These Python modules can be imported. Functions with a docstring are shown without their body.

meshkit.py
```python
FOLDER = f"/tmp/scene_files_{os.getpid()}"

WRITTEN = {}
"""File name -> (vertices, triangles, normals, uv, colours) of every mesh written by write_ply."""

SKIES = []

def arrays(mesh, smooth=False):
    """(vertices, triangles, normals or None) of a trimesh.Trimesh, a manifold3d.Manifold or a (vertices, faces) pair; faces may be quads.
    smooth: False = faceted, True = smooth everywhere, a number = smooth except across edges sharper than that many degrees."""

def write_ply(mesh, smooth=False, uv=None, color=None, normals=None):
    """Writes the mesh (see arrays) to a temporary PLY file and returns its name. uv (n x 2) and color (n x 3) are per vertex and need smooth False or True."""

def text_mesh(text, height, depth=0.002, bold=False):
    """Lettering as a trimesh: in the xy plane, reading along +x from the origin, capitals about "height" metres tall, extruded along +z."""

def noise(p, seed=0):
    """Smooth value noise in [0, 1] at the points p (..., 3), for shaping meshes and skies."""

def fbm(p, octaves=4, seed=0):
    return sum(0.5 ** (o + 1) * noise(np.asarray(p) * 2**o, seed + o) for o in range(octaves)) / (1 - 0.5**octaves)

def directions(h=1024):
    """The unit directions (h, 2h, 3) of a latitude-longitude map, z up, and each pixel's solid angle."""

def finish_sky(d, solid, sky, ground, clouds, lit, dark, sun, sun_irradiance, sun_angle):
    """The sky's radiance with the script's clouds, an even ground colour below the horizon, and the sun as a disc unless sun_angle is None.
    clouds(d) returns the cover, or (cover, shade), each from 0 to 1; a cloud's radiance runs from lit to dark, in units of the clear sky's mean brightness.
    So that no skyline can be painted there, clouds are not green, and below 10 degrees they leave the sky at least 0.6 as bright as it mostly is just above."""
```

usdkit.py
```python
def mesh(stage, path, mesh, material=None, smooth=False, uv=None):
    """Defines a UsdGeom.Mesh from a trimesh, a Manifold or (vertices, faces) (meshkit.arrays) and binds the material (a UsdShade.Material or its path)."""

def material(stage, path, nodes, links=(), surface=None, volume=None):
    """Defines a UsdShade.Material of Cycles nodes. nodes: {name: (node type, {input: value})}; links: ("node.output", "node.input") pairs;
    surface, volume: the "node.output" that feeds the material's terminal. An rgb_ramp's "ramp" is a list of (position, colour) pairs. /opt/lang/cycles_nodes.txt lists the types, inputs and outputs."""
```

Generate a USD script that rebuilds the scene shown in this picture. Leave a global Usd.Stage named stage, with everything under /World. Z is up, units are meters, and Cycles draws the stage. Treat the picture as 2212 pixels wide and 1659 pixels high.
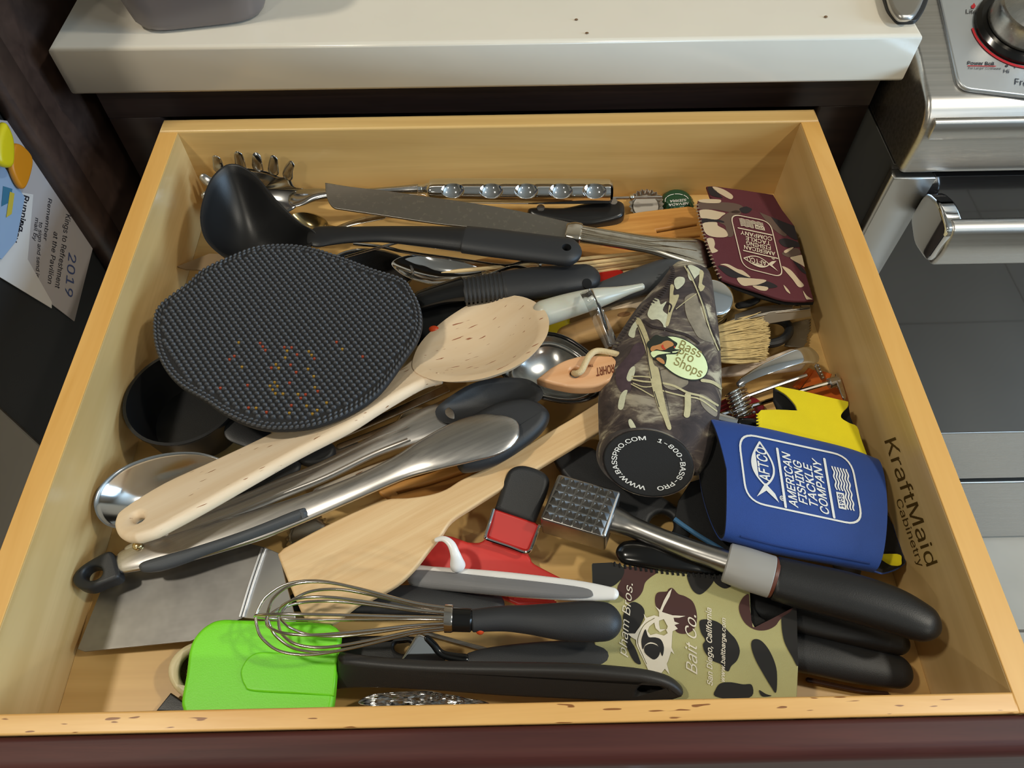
import math
import numpy as np
import trimesh
import shapely
import shapely.geometry as sg
import shapely.affinity as sa
import manifold3d as m3
import meshkit
import usdkit
from pxr import Usd, UsdGeom, UsdLux, UsdShade, Gf, Sdf, Vt

# ------------------------------------------------------------------ stage, camera, light
stage = Usd.Stage.CreateInMemory()
UsdGeom.SetStageUpAxis(stage, UsdGeom.Tokens.z)
UsdGeom.SetStageMetersPerUnit(stage, 1.0)
UsdGeom.Xform.Define(stage, '/World')
UsdGeom.Scope.Define(stage, '/World/Looks')
FW, FH, FPX = 2212.0, 1659.0, 1605.0
CAM = np.array([0.0102, -0.0740, 0.4734])          # origin: drawer bottom, front inside edge, middle
FWD = np.array([0.0066, 0.5561, -0.8311])
RGT = np.array([0.9998, -0.0194, -0.0050])
UPV = np.array([0.0189, 0.8309, 0.5561])
cam = UsdGeom.Camera.Define(stage, '/World/camera')
cam.AddTransformOp().Set(Gf.Matrix4d(*RGT, 0, *UPV, 0, *(-FWD), 0, *CAM, 1))
cam.CreateHorizontalApertureAttr(36.0)
cam.CreateVerticalApertureAttr(36.0 * FH / FW)
cam.CreateFocalLengthAttr(36.0 * FPX / FW)
cam.CreateClippingRangeAttr(Gf.Vec2f(0.01, 50))
cam.CreateExposureAttr(0.0)
FLOOR_Z, CEIL_Z = -0.764, 1.68


def disk_light(name, loc, radius, power, col):
    l = UsdLux.DiskLight.Define(stage, '/World/' + name)
    l.AddTranslateOp().Set(Gf.Vec3d(*loc))
    l.CreateRadiusAttr(radius)
    l.CreateIntensityAttr(power)
    l.CreateColorAttr(Gf.Vec3f(*col))
    return l


def rect_light(name, loc, rot, w, h, power, col):
    l = UsdLux.RectLight.Define(stage, '/World/' + name)
    l.AddTranslateOp().Set(Gf.Vec3d(*loc))
    l.AddRotateXYZOp().Set(Gf.Vec3f(*rot))
    l.CreateWidthAttr(w)
    l.CreateHeightAttr(h)
    l.CreateIntensityAttr(power)
    l.CreateColorAttr(Gf.Vec3f(*col))
    return l


WARM = (1.0, 0.925, 0.775)
CANS = [(-0.85, 0.02, 1.0), (1.20, 0.10, 1.15), (-0.85, -1.30, 0.6), (1.20, -1.30, 0.6)]
CAN_POWER = 246.0
for i, (x, y, k) in enumerate(CANS):
    disk_light('recessed_lamp_light' + (f'_{i:03d}' if i else ''), (x, y, CEIL_Z - 0.012), 0.07, CAN_POWER * k, WARM)
rect_light('window_daylight', (2.66, -0.55, 0.95), (0, 90, 0), 1.0, 1.3, 14.0, (0.50, 0.74, 1.0))



# ------------------------------------------------------------------ helpers
def lin(r, g=None, b=None):
    c = np.array([r, r, r] if g is None else [r, g, b], float) / 255.0
    return tuple(np.where(c <= 0.04045, c / 12.92, ((c + 0.055) / 1.055) ** 2.4))


def ray(px, py):
    return FWD + RGT * ((px - FW / 2) / FPX) + UPV * ((FH / 2 - py) / FPX)


def P(px, py, z):
    "the point of the room at height z that the photograph shows at (px, py)"
    d = ray(px, py)
    return CAM + d * ((z - CAM[2]) / d[2])


def PX(px, py, x):
    d = ray(px, py)
    return CAM + d * ((x - CAM[0]) / d[0])


def PY(px, py, y):
    d = ray(px, py)
    return CAM + d * ((y - CAM[1]) / d[1])


def Q(X):
    d = np.asarray(X, float) - CAM
    w = d @ FWD
    return np.stack([FW / 2 + FPX * (d @ RGT) / w, FH / 2 - FPX * (d @ UPV) / w], -1)


def unit(v):
    v = np.asarray(v, float)
    return v / np.maximum(np.linalg.norm(v, axis=-1, keepdims=True), 1e-12)


class Plane:
    "a plane through three (px, py, z) anchors, or the level z"
    def __init__(self, spec, lift=0.0):
        if np.ndim(spec) == 0:
            self.o, self.n = np.array([0, 0, float(spec)]), np.array([0, 0, 1.0])
        else:
            a, b, c = (P(*s) for s in spec)
            n = unit(np.cross(b - a, c - a))
            self.n = n if n[2] > 0 else -n
            self.o = a
        self.o = self.o + self.n * lift
        self.e1 = unit(np.cross([0, 1, 0], self.n))
        self.e2 = np.cross(self.n, self.e1)

    def at(self, px, py):
        d = ray(px, py)
        return CAM + d * (((self.o - CAM) @ self.n) / (d @ self.n))

    def to2(self, pts):
        d = np.asarray(pts) - self.o
        return np.stack([d @ self.e1, d @ self.e2], -1)

    def to3(self, uv, h=0.0):
        uv = np.asarray(uv)
        return self.o + uv[..., :1] * self.e1 + uv[..., 1:2] * self.e2 + np.asarray(h)[..., None] * self.n


def crom(pts, n=8, closed=False):
    "Catmull-Rom through pts (any number of columns), n samples per span"
    p = np.asarray(pts, float)
    if closed:
        q = np.vstack([p[-1], p, p[0], p[1]])
    else:
        q = np.vstack([2 * p[0] - p[1], p, 2 * p[-1] - p[-2]])
    out = []
    t = np.arange(n)[:, None] / n
    for i in range(1, len(q) - 2):
        a, b, c, d = q[i - 1:i + 3]
        out.append(0.5 * (2 * b + (c - a) * t + (2 * a - 5 * b + 4 * c - d) * t ** 2 + (3 * b - a - 3 * c + d) * t ** 3))
    out = np.vstack(out)
    return out if closed else np.vstack([out, p[-1]])


def soften(poly, r, n=5):
    "rounds the corners of a pixel polygon with radius about r px"
    p = np.asarray(poly, float)
    out = []
    for i in range(len(p)):
        a, b, c = p[i - 1], p[i], p[(i + 1) % len(p)]
        k1 = min(r, 0.45 * np.linalg.norm(a - b)) / max(np.linalg.norm(a - b), 1e-9)
        k2 = min(r, 0.45 * np.linalg.norm(c - b)) / max(np.linalg.norm(c - b), 1e-9)
        s, e = b + (a - b) * k1, b + (c - b) * k2
        for t in np.linspace(0, 1, n):
            out.append((1 - t) ** 2 * s + 2 * t * (1 - t) * b + t ** 2 * e)
    return np.array(out)


def ellipse(cx, cy, rx, ry, rot=0.0, n=48, a0=0, a1=360):
    t = np.radians(np.linspace(a0, a1, n, endpoint=(a1 - a0) < 360))
    c, s = math.cos(math.radians(rot)), math.sin(math.radians(rot))
    x, y = rx * np.cos(t), ry * np.sin(t)
    return np.stack([cx + c * x - s * y, cy + s * x + c * y], -1)


def fix(mesh):
    mesh = trimesh.Trimesh(np.asarray(mesh.vertices), np.asarray(mesh.faces), process=False)
    if mesh.volume < 0:
        mesh.invert()
    return mesh


def cat(*ms):
    return trimesh.util.concatenate([trimesh.Trimesh(np.asarray(m.vertices), np.asarray(m.faces), process=False) for m in ms])


def _clean(poly, eps=1e-5):
    p = np.asarray(poly, float)
    keep = [0]
    for i in range(1, len(p)):
        if np.linalg.norm(p[i] - p[keep[-1]]) > eps:
            keep.append(i)
    if np.linalg.norm(p[keep[-1]] - p[0]) < eps:
        keep.pop()
    return p[keep]


def _inset(ring, d):
    "moves a ring along its left normals (inwards for a counter-clockwise outside)"
    a, b = unit(ring - np.roll(ring, 1, 0)), unit(np.roll(ring, -1, 0) - ring)
    na, nb = np.stack([-a[:, 1], a[:, 0]], -1), np.stack([-b[:, 1], b[:, 0]], -1)
    m = unit(na + nb)
    k = np.clip((m * na).sum(1), 0.5, 1)
    return ring + m * (d / k)[:, None]


def slab2(rings, t, bev, nb=3):
    """a plate in 2-D coordinates: rings[0] the outside, others holes; top at h = 0, bottom at -t, edges rounded by bev.
    Returns (uv, h, faces)."""
    R = []
    for i, r in enumerate(rings):
        r = _clean(r)
        ccw = shapely.Polygon(r).exterior.is_ccw
        R.append(r if ccw == (i == 0) else r[::-1])
    bev = min(bev, t * 0.49)
    ang = np.linspace(0, math.pi / 2, nb + 1)
    prof = [(bev * (1 - math.cos(a)), -bev * (1 - math.sin(a))) for a in ang[::-1]]      # top edge -> side
    prof = [(bev - bev * math.cos(a), -(bev - bev * math.sin(a))) for a in ang[::-1]]
    low = [(i, -t - h) for i, h in prof[::-1]]
    prof = prof + low
    V, H, F, base, caps = [], [], [], 0, ([], [])
    for r in R:
        n = len(r)
        starts = []
        for ins, h in prof:
            V.append(_inset(r, ins))
            H.append(np.full(n, h))
            starts.append(base)
            base += n
        i = np.arange(n)
        j = (i + 1) % n
        for a, b in zip(starts[:-1], starts[1:]):
            F.append(np.stack([a + i, b + i, b + j], -1))
            F.append(np.stack([a + i, b + j, a + j], -1))
        caps[0].append((starts[0], n))
        caps[1].append((starts[-1], n))
    V, H = np.vstack(V), np.concatenate(H)
    import mapbox_earcut
    for k, cap in enumerate(caps):
        idx = np.concatenate([np.arange(s, s + n) for s, n in cap])
        ends = np.cumsum([n for s, n in cap]).astype(np.uint32)
        tri = mapbox_earcut.triangulate_float64(V[idx], ends).reshape(-1, 3)
        if len(tri):
            tri = idx[tri]
            a, b, c = V[tri[:, 0]], V[tri[:, 1]], V[tri[:, 2]]
            flip = ((b - a)[:, 0] * (c - a)[:, 1] - (b - a)[:, 1] * (c - a)[:, 0]) < 0
            tri[flip] = tri[flip][:, ::-1]
            F.append(tri if k == 0 else tri[:, ::-1])
    return V, H, np.vstack(F)


def slab(px, plane, t, bev=0.001, holes=(), lift=0.0):
    "a plate whose top face is the pixel outline laid on the plane"
    pl = plane if isinstance(plane, Plane) else Plane(plane)
    rings = [pl.to2(np.array([pl.at(*q) for q in r])) for r in [px, *holes]]
    uv, h, f = slab2(rings, t, bev)
    return fix(trimesh.Trimesh(pl.to3(uv, h + lift), f, process=False))


def box(x0, x1, y0, y1, z0, z1, bev=0.001):
    uv, h, f = slab2([np.array([(x0, y0), (x1, y0), (x1, y1), (x0, y1)], float)], z1 - z0, bev)
    return fix(trimesh.Trimesh(np.column_stack([uv, h + z1]), f, process=False))


def prism_y(profile_xz, y0, y1, bev=0.001, holes=()):
    "a profile in x, z extruded from y0 to y1"
    uv, h, f = slab2([np.asarray(profile_xz, float), *holes], y1 - y0, bev)
    return fix(trimesh.Trimesh(np.column_stack([uv[:, 0], y1 + h, uv[:, 1]]), f, process=False))


def prism_x(profile_yz, x0, x1, bev=0.001, holes=()):
    uv, h, f = slab2([np.asarray(profile_yz, float), *holes], x1 - x0, bev)
    return fix(trimesh.Trimesh(np.column_stack([x1 + h, uv[:, 0], uv[:, 1]]), f, process=False))


def loft(rings, closed_ends=True):
    "rings: k x m x 3"
    rings = np.asarray(rings)
    k, m = rings.shape[:2]
    V = rings.reshape(-1, 3)
    i, j = np.meshgrid(np.arange(k - 1), np.arange(m), indexing='ij')
    a, b = (i * m + j).ravel(), (i * m + (j + 1) % m).ravel()
    F = np.vstack([np.stack([a, b, b + m], -1), np.stack([a, b + m, a + m], -1)])
    if closed_ends:
        V = np.vstack([V, rings[0].mean(0), rings[-1].mean(0)])
        j = np.arange(m)
        jn = (j + 1) % m
        F = np.vstack([F, np.stack([np.full(m, k * m), jn, j], -1), np.stack([np.full(m, k * m + 1), (k - 1) * m + j, (k - 1) * m + jn], -1)])
    return fix(trimesh.Trimesh(V, F, process=False))


def bar(pts, ratio=0.7, ends='rr', m=24, n=10, power=2.0, up=(0, 0, 1), endlen=1.0):
    """a handle or bar: pts of (px, py, z[, width px[, ratio]]) along its middle line, seen width in px, height = ratio x width;
    ends r = rounded, f = flat for start and end."""
    p = np.array([list(q) + [ratio] * (5 - len(q)) for q in pts], float)
    s = crom(p, n)
    C = np.array([P(a, b, c) for a, b, c in s[:, :3]])
    d = np.concatenate([[0], np.cumsum(np.linalg.norm(np.diff(C, axis=0), axis=1))])
    L = d[-1]
    T = unit(np.gradient(C, d, axis=0))
    lat = unit(np.cross(T, np.asarray(up, float)))
    nrm = np.cross(lat, T)
    eps = 1e-4
    q0, ql, qn, qt = Q(C), Q(C + lat * eps), Q(C + nrm * eps), Q(C + T * eps)
    ti = unit(qt - q0)
    pe = np.stack([-ti[:, 1], ti[:, 0]], -1)
    cl, cn = ((ql - q0) * pe).sum(1) / eps, ((qn - q0) * pe).sum(1) / eps
    A = (s[:, 3] / 2) / np.sqrt(cl ** 2 + (s[:, 4] * cn) ** 2)
    B = A * s[:, 4]
    r0, r1 = endlen * min(A[0], L * 0.45), endlen * min(A[-1], L * 0.45)
    arc = np.linspace(0, math.pi / 2, 9)
    parts, scale = [], []
    if ends[0] == 'r':
        parts.append(r0 * (1 - np.cos(arc)))
        scale.append(np.maximum(np.sin(arc), 0.02))
    else:
        e = min(0.0008, L * 0.1)
        parts.append(np.array([0, e]))
        scale.append(np.array([max(0.5, 1 - e / A[0]), 1.0]))
        r0 = e
    if ends[1] != 'r':
        r1 = min(0.0008, L * 0.1)
    k = max(6, len(s))
    mid = np.linspace(r0, L - r1, k)[1:-1]
    parts.append(mid)
    scale.append(np.ones(len(mid)))
    if ends[1] == 'r':
        parts.append(L - r1 * (1 - np.cos(arc[::-1])))
        scale.append(np.maximum(np.sin(arc[::-1]), 0.02))
    else:
        parts.append(np.array([L - r1, L]))
        scale.append(np.array([1.0, max(0.5, 1 - r1 / A[-1])]))
    t, sc = np.concatenate(parts), np.concatenate(scale)
    g = lambda X: np.stack([np.interp(t, d, X[:, i]) for i in range(X.shape[1])], -1)
    Ct, lt, nt = g(C), unit(g(lat)), unit(g(nrm))
    At, Bt = np.interp(t, d, A) * sc, np.interp(t, d, B) * sc
    th = np.linspace(0, 2 * math.pi, m, endpoint=False)
    cx = np.sign(np.cos(th)) * np.abs(np.cos(th)) ** (2 / power)
    cz = np.sign(np.sin(th)) * np.abs(np.sin(th)) ** (2 / power)
    rings = Ct[:, None] + lt[:, None] * (At[:, None] * cx)[..., None] + nt[:, None] * (Bt[:, None] * cz)[..., None]
    return loft(rings)


def tube(pts, r, m=8, closed=False, n=6, smooth=True):
    "a round wire through 3-D points; r one radius or one per point"
    p = np.asarray(pts, float)
    r = np.broadcast_to(np.asarray(r, float), (len(p),))
    pr = np.column_stack([p, r])
    s = crom(pr, n, closed) if smooth else pr
    C, R = s[:, :3], s[:, 3]
    T = unit((np.roll(C, -1, 0) - np.roll(C, 1, 0)) if closed else np.gradient(C, axis=0))
    N = np.zeros_like(C)
    a = np.array([0, 0, 1.0]) if abs(T[0, 2]) < 0.9 else np.array([1.0, 0, 0])
    N[0] = unit(np.cross(T[0], a))
    for i in range(1, len(C)):
        v = N[i - 1] - T[i] * (N[i - 1] @ T[i])
        N[i] = unit(v)
    B = np.cross(T, N)
    th = np.linspace(0, 2 * math.pi, m, endpoint=False)
    rings = C[:, None] + R[:, None, None] * (N[:, None] * np.cos(th)[None, :, None] + B[:, None] * np.sin(th)[None, :, None])
    if closed:
        return loft(np.concatenate([rings, rings[:1]]), closed_ends=False)
    return loft(rings)


def pxz(pts):
    return np.array([P(*q) for q in pts])


def bowl(rim, depth, thick=0.0015, p=2.0, m=14, centre=None, down=(0, 0, -1), lip=0.0, flat=0.0):
    "an open dish hung below a closed 3-D rim"
    rim = np.asarray(rim, float)
    c = rim.mean(0) if centre is None else np.asarray(centre, float)
    dn = np.asarray(down, float)
    k = len(rim)
    R = np.linalg.norm(rim - c, axis=1)
    rs = np.linspace(1, 0, m)[:-1]
    rings = []
    for r in rs:
        q = max(0.0, (r - flat) / (1 - flat)) if flat else r
        rings.append(c + (rim - c) * r + dn * depth * (1 - q ** p))
    inner_c = c + dn * depth
    out = []
    for r in rs[::-1]:
        q = max(0.0, (r - flat) / (1 - flat)) if flat else r
        g = ((R + thick) / R)[:, None]
        out.append(c + (rim - c) * r * g + dn * (depth * (1 - q ** p) + thick * (1 - r ** 6)))
    V = np.vstack([inner_c[None], *rings[::-1], *out[::-1], (c + dn * (depth + thick))[None]])
    F = []
    i = np.arange(k)
    j = (i + 1) % k
    F.append(np.stack([np.zeros(k, int), 1 + i, 1 + j], -1))
    nr = len(rings) + len(out)
    for a in range(nr - 1):
        s, t = 1 + a * k, 1 + (a + 1) * k
        F.append(np.stack([s + i, t + i, t + j], -1))
        F.append(np.stack([s + i, t + j, s + j], -1))
    s = 1 + (nr - 1) * k
    F.append(np.stack([s + i, np.full(k, nr * k + 1), s + j], -1))
    return fix(trimesh.Trimesh(V, np.vstack(F), process=False))


def sphere(c, r, sub=2, scale=(1, 1, 1)):
    s = trimesh.creation.icosphere(sub, 1.0)
    return trimesh.Trimesh(np.asarray(s.vertices) * r * np.asarray(scale) + np.asarray(c), s.faces, process=False)


def within(mesh, gap=0.0006):
    "keeps a soft thing on the inner side of the drawer walls"
    v = np.array(mesh.vertices)
    v[:, 0] = np.clip(v[:, 0], -0.26 + gap, 0.26 - gap)
    v[:, 1] = np.clip(v[:, 1], gap, 0.449 - gap)
    return trimesh.Trimesh(v, mesh.faces, process=False)


def lathe(profile, origin, axis, n=40, x=None):
    "profile of (radius, height) turned about the axis"
    a = unit(axis)
    x = unit(np.cross(a, [0.3, 0.9, 0.2])) if x is None else unit(np.asarray(x) - a * (np.asarray(x) @ a))
    y = np.cross(a, x)
    th = np.linspace(0, 2 * math.pi, n, endpoint=False)
    pr = np.asarray(profile, float)
    ring = np.cos(th)[:, None] * x + np.sin(th)[:, None] * y
    rings = np.asarray(origin) + pr[:, None, :1] * ring[None] + pr[:, None, 1:] * a
    return loft(rings)


def to_man(mesh):
    m = trimesh.Trimesh(mesh.vertices, mesh.faces, process=True)
    return m3.Manifold(m3.Mesh(np.asarray(m.vertices, np.float32), np.asarray(m.faces, np.uint32)))


def from_man(man):
    m = man.to_mesh()
    return trimesh.Trimesh(np.asarray(m.vert_properties[:, :3], float), np.asarray(m.tri_verts), process=False)


_trees = {}


def hit(q, mesh):
    "first points and normals where the lines of sight through the pixels q meet the mesh (nan where they miss)"
    from scipy.spatial import cKDTree
    q = np.asarray(q, float)
    if id(mesh) not in _trees:
        V, F = np.asarray(mesh.vertices), np.asarray(mesh.faces)
        A, B, C = V[F[:, 0]], V[F[:, 1]], V[F[:, 2]]
        N = unit(np.cross(B - A, C - A))
        front = ((CAM - A) * N).sum(1) > 0
        A, B, C, N = A[front], B[front], C[front], N[front]
        qa, qb, qc = Q(A), Q(B), Q(C)
        _trees[id(mesh)] = (mesh, A, N, qa, qb, qc, cKDTree((qa + qb + qc) / 3))
    _, A, N, qa, qb, qc, tree = _trees[id(mesh)]
    k = min(len(A), 48)
    out, nor = np.full((len(q), 3), np.nan), np.full((len(q), 3), np.nan)
    best = np.full(len(q), np.inf)
    D = np.array([ray(*x) for x in q])
    ix = tree.query(q, k)[1].reshape(len(q), -1)
    cr2 = lambda a, b: a[:, 0] * b[:, 1] - a[:, 1] * b[:, 0]
    for j in range(ix.shape[1]):
        i = ix[:, j]
        a, b, c = qa[i], qb[i], qc[i]
        d = cr2(b - a, c - a)
        d = np.where(np.abs(d) < 1e-12, 1e-12, d)
        u, v = cr2(q - a, c - a) / d, cr2(b - a, q - a) / d
        den = (D * N[i]).sum(1)
        t = ((A[i] - CAM) * N[i]).sum(1) / np.where(np.abs(den) < 1e-9, 1e-9, den)
        ok = (u >= -0.01) & (v >= -0.01) & (u + v <= 1.01) & (t > 0) & (t < best)
        best[ok] = t[ok]
        out[ok] = CAM + D[ok] * t[ok][:, None]
        nor[ok] = N[i][ok]
    return out, nor


def tri_poly(poly):
    "shapely polygon(s) -> (verts2, faces)"
    import mapbox_earcut
    V, F, b = [], [], 0
    for g in getattr(poly, 'geoms', [poly]):
        if g.is_empty or g.geom_type != 'Polygon':
            continue
        rs = [np.asarray(g.exterior.coords)[:-1]] + [np.asarray(r.coords)[:-1] for r in g.interiors]
        v = np.vstack(rs)
        f = mapbox_earcut.triangulate_float64(v, np.cumsum([len(r) for r in rs]).astype(np.uint32)).reshape(-1, 3)
        V.append(v)
        F.append(f + b)
        b += len(v)
    return np.vstack(V), np.vstack(F)


def split_long(v, f, most):
    if most:
        v, f = trimesh.remesh.subdivide_to_size(np.column_stack([v, np.zeros(len(v))]), f, most, max_iter=12)
        v = v[:, :2]
    return v, f


def decal(v, f, mesh, off=0.0004, most=None):
    "thin print laid on a surface: 2-D pixel triangles dropped on the mesh (or Plane) along the line of sight"
    v, f = split_long(np.asarray(v, float), np.asarray(f), most)
    if isinstance(mesh, Plane):
        X = np.array([mesh.at(*q) for q in v])
        N = np.broadcast_to(mesh.n, X.shape)
    else:
        X, N = hit(v, mesh)
    ok = np.isfinite(X).all(1)
    f = f[ok[f].all(1)]
    used = np.unique(f)
    k = np.full(len(v), -1)
    k[used] = np.arange(len(used))
    X = X + N * off
    m = trimesh.Trimesh(X[used], k[f], process=False)
    if len(m.faces) and (m.face_normals * (CAM - m.triangles_center)).sum() < 0:
        m.invert()
    return m


_glyphs = {}


def text2(s, bold=False, slant=0.0):
    "lettering as 2-D triangles, capitals 1 high"
    key = (s, bold)
    if key not in _glyphs:
        m = meshkit.text_mesh(s, 1.0, 0.1, bold)
        v, f = np.asarray(m.vertices), np.asarray(m.faces)
        keep = (v[f][:, :, 2] > 0.05).all(1)
        _glyphs[key] = (v[:, :2], f[keep])
    v, f = _glyphs[key]
    used = np.unique(f)
    k = np.full(len(v), -1)
    k[used] = np.arange(len(used))
    v = v[used].copy()
    v[:, 0] += slant * v[:, 1]
    return v, k[f]


def text_px(s, p0, p1, upv, bold=False, slant=0.0):
    "lettering in pixels: baseline from p0 to p1, capitals along upv"
    v, f = text2(s, bold, slant)
    x0, x1 = v[:, 0].min(), v[:, 0].max()
    p0, p1, upv = (np.asarray(a, float) for a in (p0, p1, upv))
    t = (v[:, :1] - x0) / (x1 - x0)
    return p0 + t * (p1 - p0) + v[:, 1:] * upv, f


def merge2(*vf):
    V, F, b = [], [], 0
    for v, f in vf:
        V.append(v)
        F.append(np.asarray(f) + b)
        b += len(v)
    return np.vstack(V), np.vstack(F)


def line_px(pts, w, cap='round'):
    return tri_poly(sg.LineString(pts).buffer(w / 2, cap_style=cap, quad_segs=4))


def poly_px(pts):
    g = sg.Polygon(pts)
    return tri_poly(g if g.is_valid else g.buffer(0))


_used = {}


def numbered(parent, name):
    k = (parent, name)
    _used[k] = _used.get(k, -1) + 1
    return f'{parent}/{name}' + (f'_{_used[k]:03d}' if _used[k] else '')


class Thing:
    def __init__(self, name, label=None, category=None, group=None, kind=None, base=None):
        self.name, self.label, self.category, self.group, self.kind, self.base = name, label, category, group, kind, base
        self.parts = []

    def part(self, name, mesh, mat, parent=None, smooth=35, label=None, kind=None):
        self.parts.append([name, mesh, mat, parent, smooth, label, kind, None])
        return len(self.parts) - 1

    def done(self):
        allv = np.vstack([np.asarray(p[1].vertices) for p in self.parts])
        lo, hi = allv.min(0), allv.max(0)
        base = np.array([(lo[0] + hi[0]) / 2, (lo[1] + hi[1]) / 2, lo[2]]) if self.base is None else np.asarray(self.base, float)
        path = numbered('/World', self.name)
        if len(self.parts) == 1:
            n, mesh, mat, par, sm, lab, kd, _ = self.parts[0]
            pr = self._mesh(path, mesh, mat, sm, base)
            UsdGeom.Xformable(pr).AddTranslateOp().Set(Gf.Vec3d(*base))
            root = pr.GetPrim()
        else:
            x = UsdGeom.Xform.Define(stage, path)
            x.AddTranslateOp().Set(Gf.Vec3d(*base))
            root = x.GetPrim()
            for p in self.parts:
                n, mesh, mat, par, sm, lab, kd, _ = p
                where = numbered(path if par is None else self.parts[par][7], n)
                p[7] = where
                pr = self._mesh(where, mesh, mat, sm, base).GetPrim()
                if lab:
                    pr.SetCustomDataByKey('label', lab)
                if kd:
                    pr.SetCustomDataByKey('kind', kd)
        for k, v in (('label', self.label), ('category', self.category), ('group', self.group), ('kind', self.kind)):
            if v:
                root.SetCustomDataByKey(k, v)
        return root

    @staticmethod
    def _mesh(path, mesh, mat, sm, base):
        m = trimesh.Trimesh(np.asarray(mesh.vertices) - base, np.asarray(mesh.faces), process=False)
        return usdkit.mesh(stage, path, m, mat, smooth=sm)


def copy_of(root, loc, rot=(0, 0, 0), label=None, scale=None):
    was = root.GetCustomData()
    path = numbered('/World', root.GetName().rstrip('0123456789').rstrip('_') if root.GetName()[-3:].isdigit() else root.GetName())
    x = UsdGeom.Xform.Define(stage, path)
    x.GetPrim().GetReferences().AddInternalReference(root.GetPath())
    x.GetPrim().SetInstanceable(True)
    xf = UsdGeom.Xformable(x)
    xf.ClearXformOpOrder()
    m = Gf.Matrix4d().SetRotate(Gf.Rotation(Gf.Vec3d(0, 0, 1), rot[2]))
    m = Gf.Matrix4d().SetRotate(Gf.Rotation(Gf.Vec3d(1, 0, 0), rot[0])) * Gf.Matrix4d().SetRotate(Gf.Rotation(Gf.Vec3d(0, 1, 0), rot[1])) * m
    m.SetTranslateOnly(Gf.Vec3d(*loc))
    xf.AddTransformOp(opSuffix='place').Set(m)
    for k, v in (('label', label or was.get('label')), ('category', was.get('category')), ('group', was.get('group'))):
        if v:
            x.GetPrim().SetCustomDataByKey(k, v)
    return x.GetPrim()


# ------------------------------------------------------------------ materials
def mat(name, nodes, links, surface='p.BSDF'):
    return usdkit.material(stage, '/World/Looks/' + name, nodes, links, surface=surface)


def plain(name, col, rough=0.5, metal=0.0, bump=0.0, bscale=400.0, var=0.0, vscale=30.0, **kw):
    pr = {'base_color': col, 'roughness': rough, 'metallic': metal, **kw}
    nodes, links = {'p': ('principled_bsdf', pr)}, []
    if bump or var:
        nodes['g'] = ('geometry', {})
    if bump:
        nodes['bn'] = ('noise_texture', {'scale': bscale, 'detail': 2.0})
        nodes['b'] = ('bump', {'strength': bump, 'distance': 0.001})
        links += [('g.position', 'bn.vector'), ('bn.fac', 'b.height'), ('b.normal', 'p.normal')]
    if var:
        c = np.asarray(col)
        nodes['vn'] = ('noise_texture', {'scale': vscale, 'detail': 3.0})
        nodes['vr'] = ('rgb_ramp', {'ramp': [(0.25, tuple(c * (1 - var))), (0.75, tuple(np.minimum(c * (1 + var), 1)))]})
        links += [('g.position', 'vn.vector'), ('vn.fac', 'vr.fac'), ('vr.color', 'p.base_color')]
    return mat(name, nodes, links)


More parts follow.
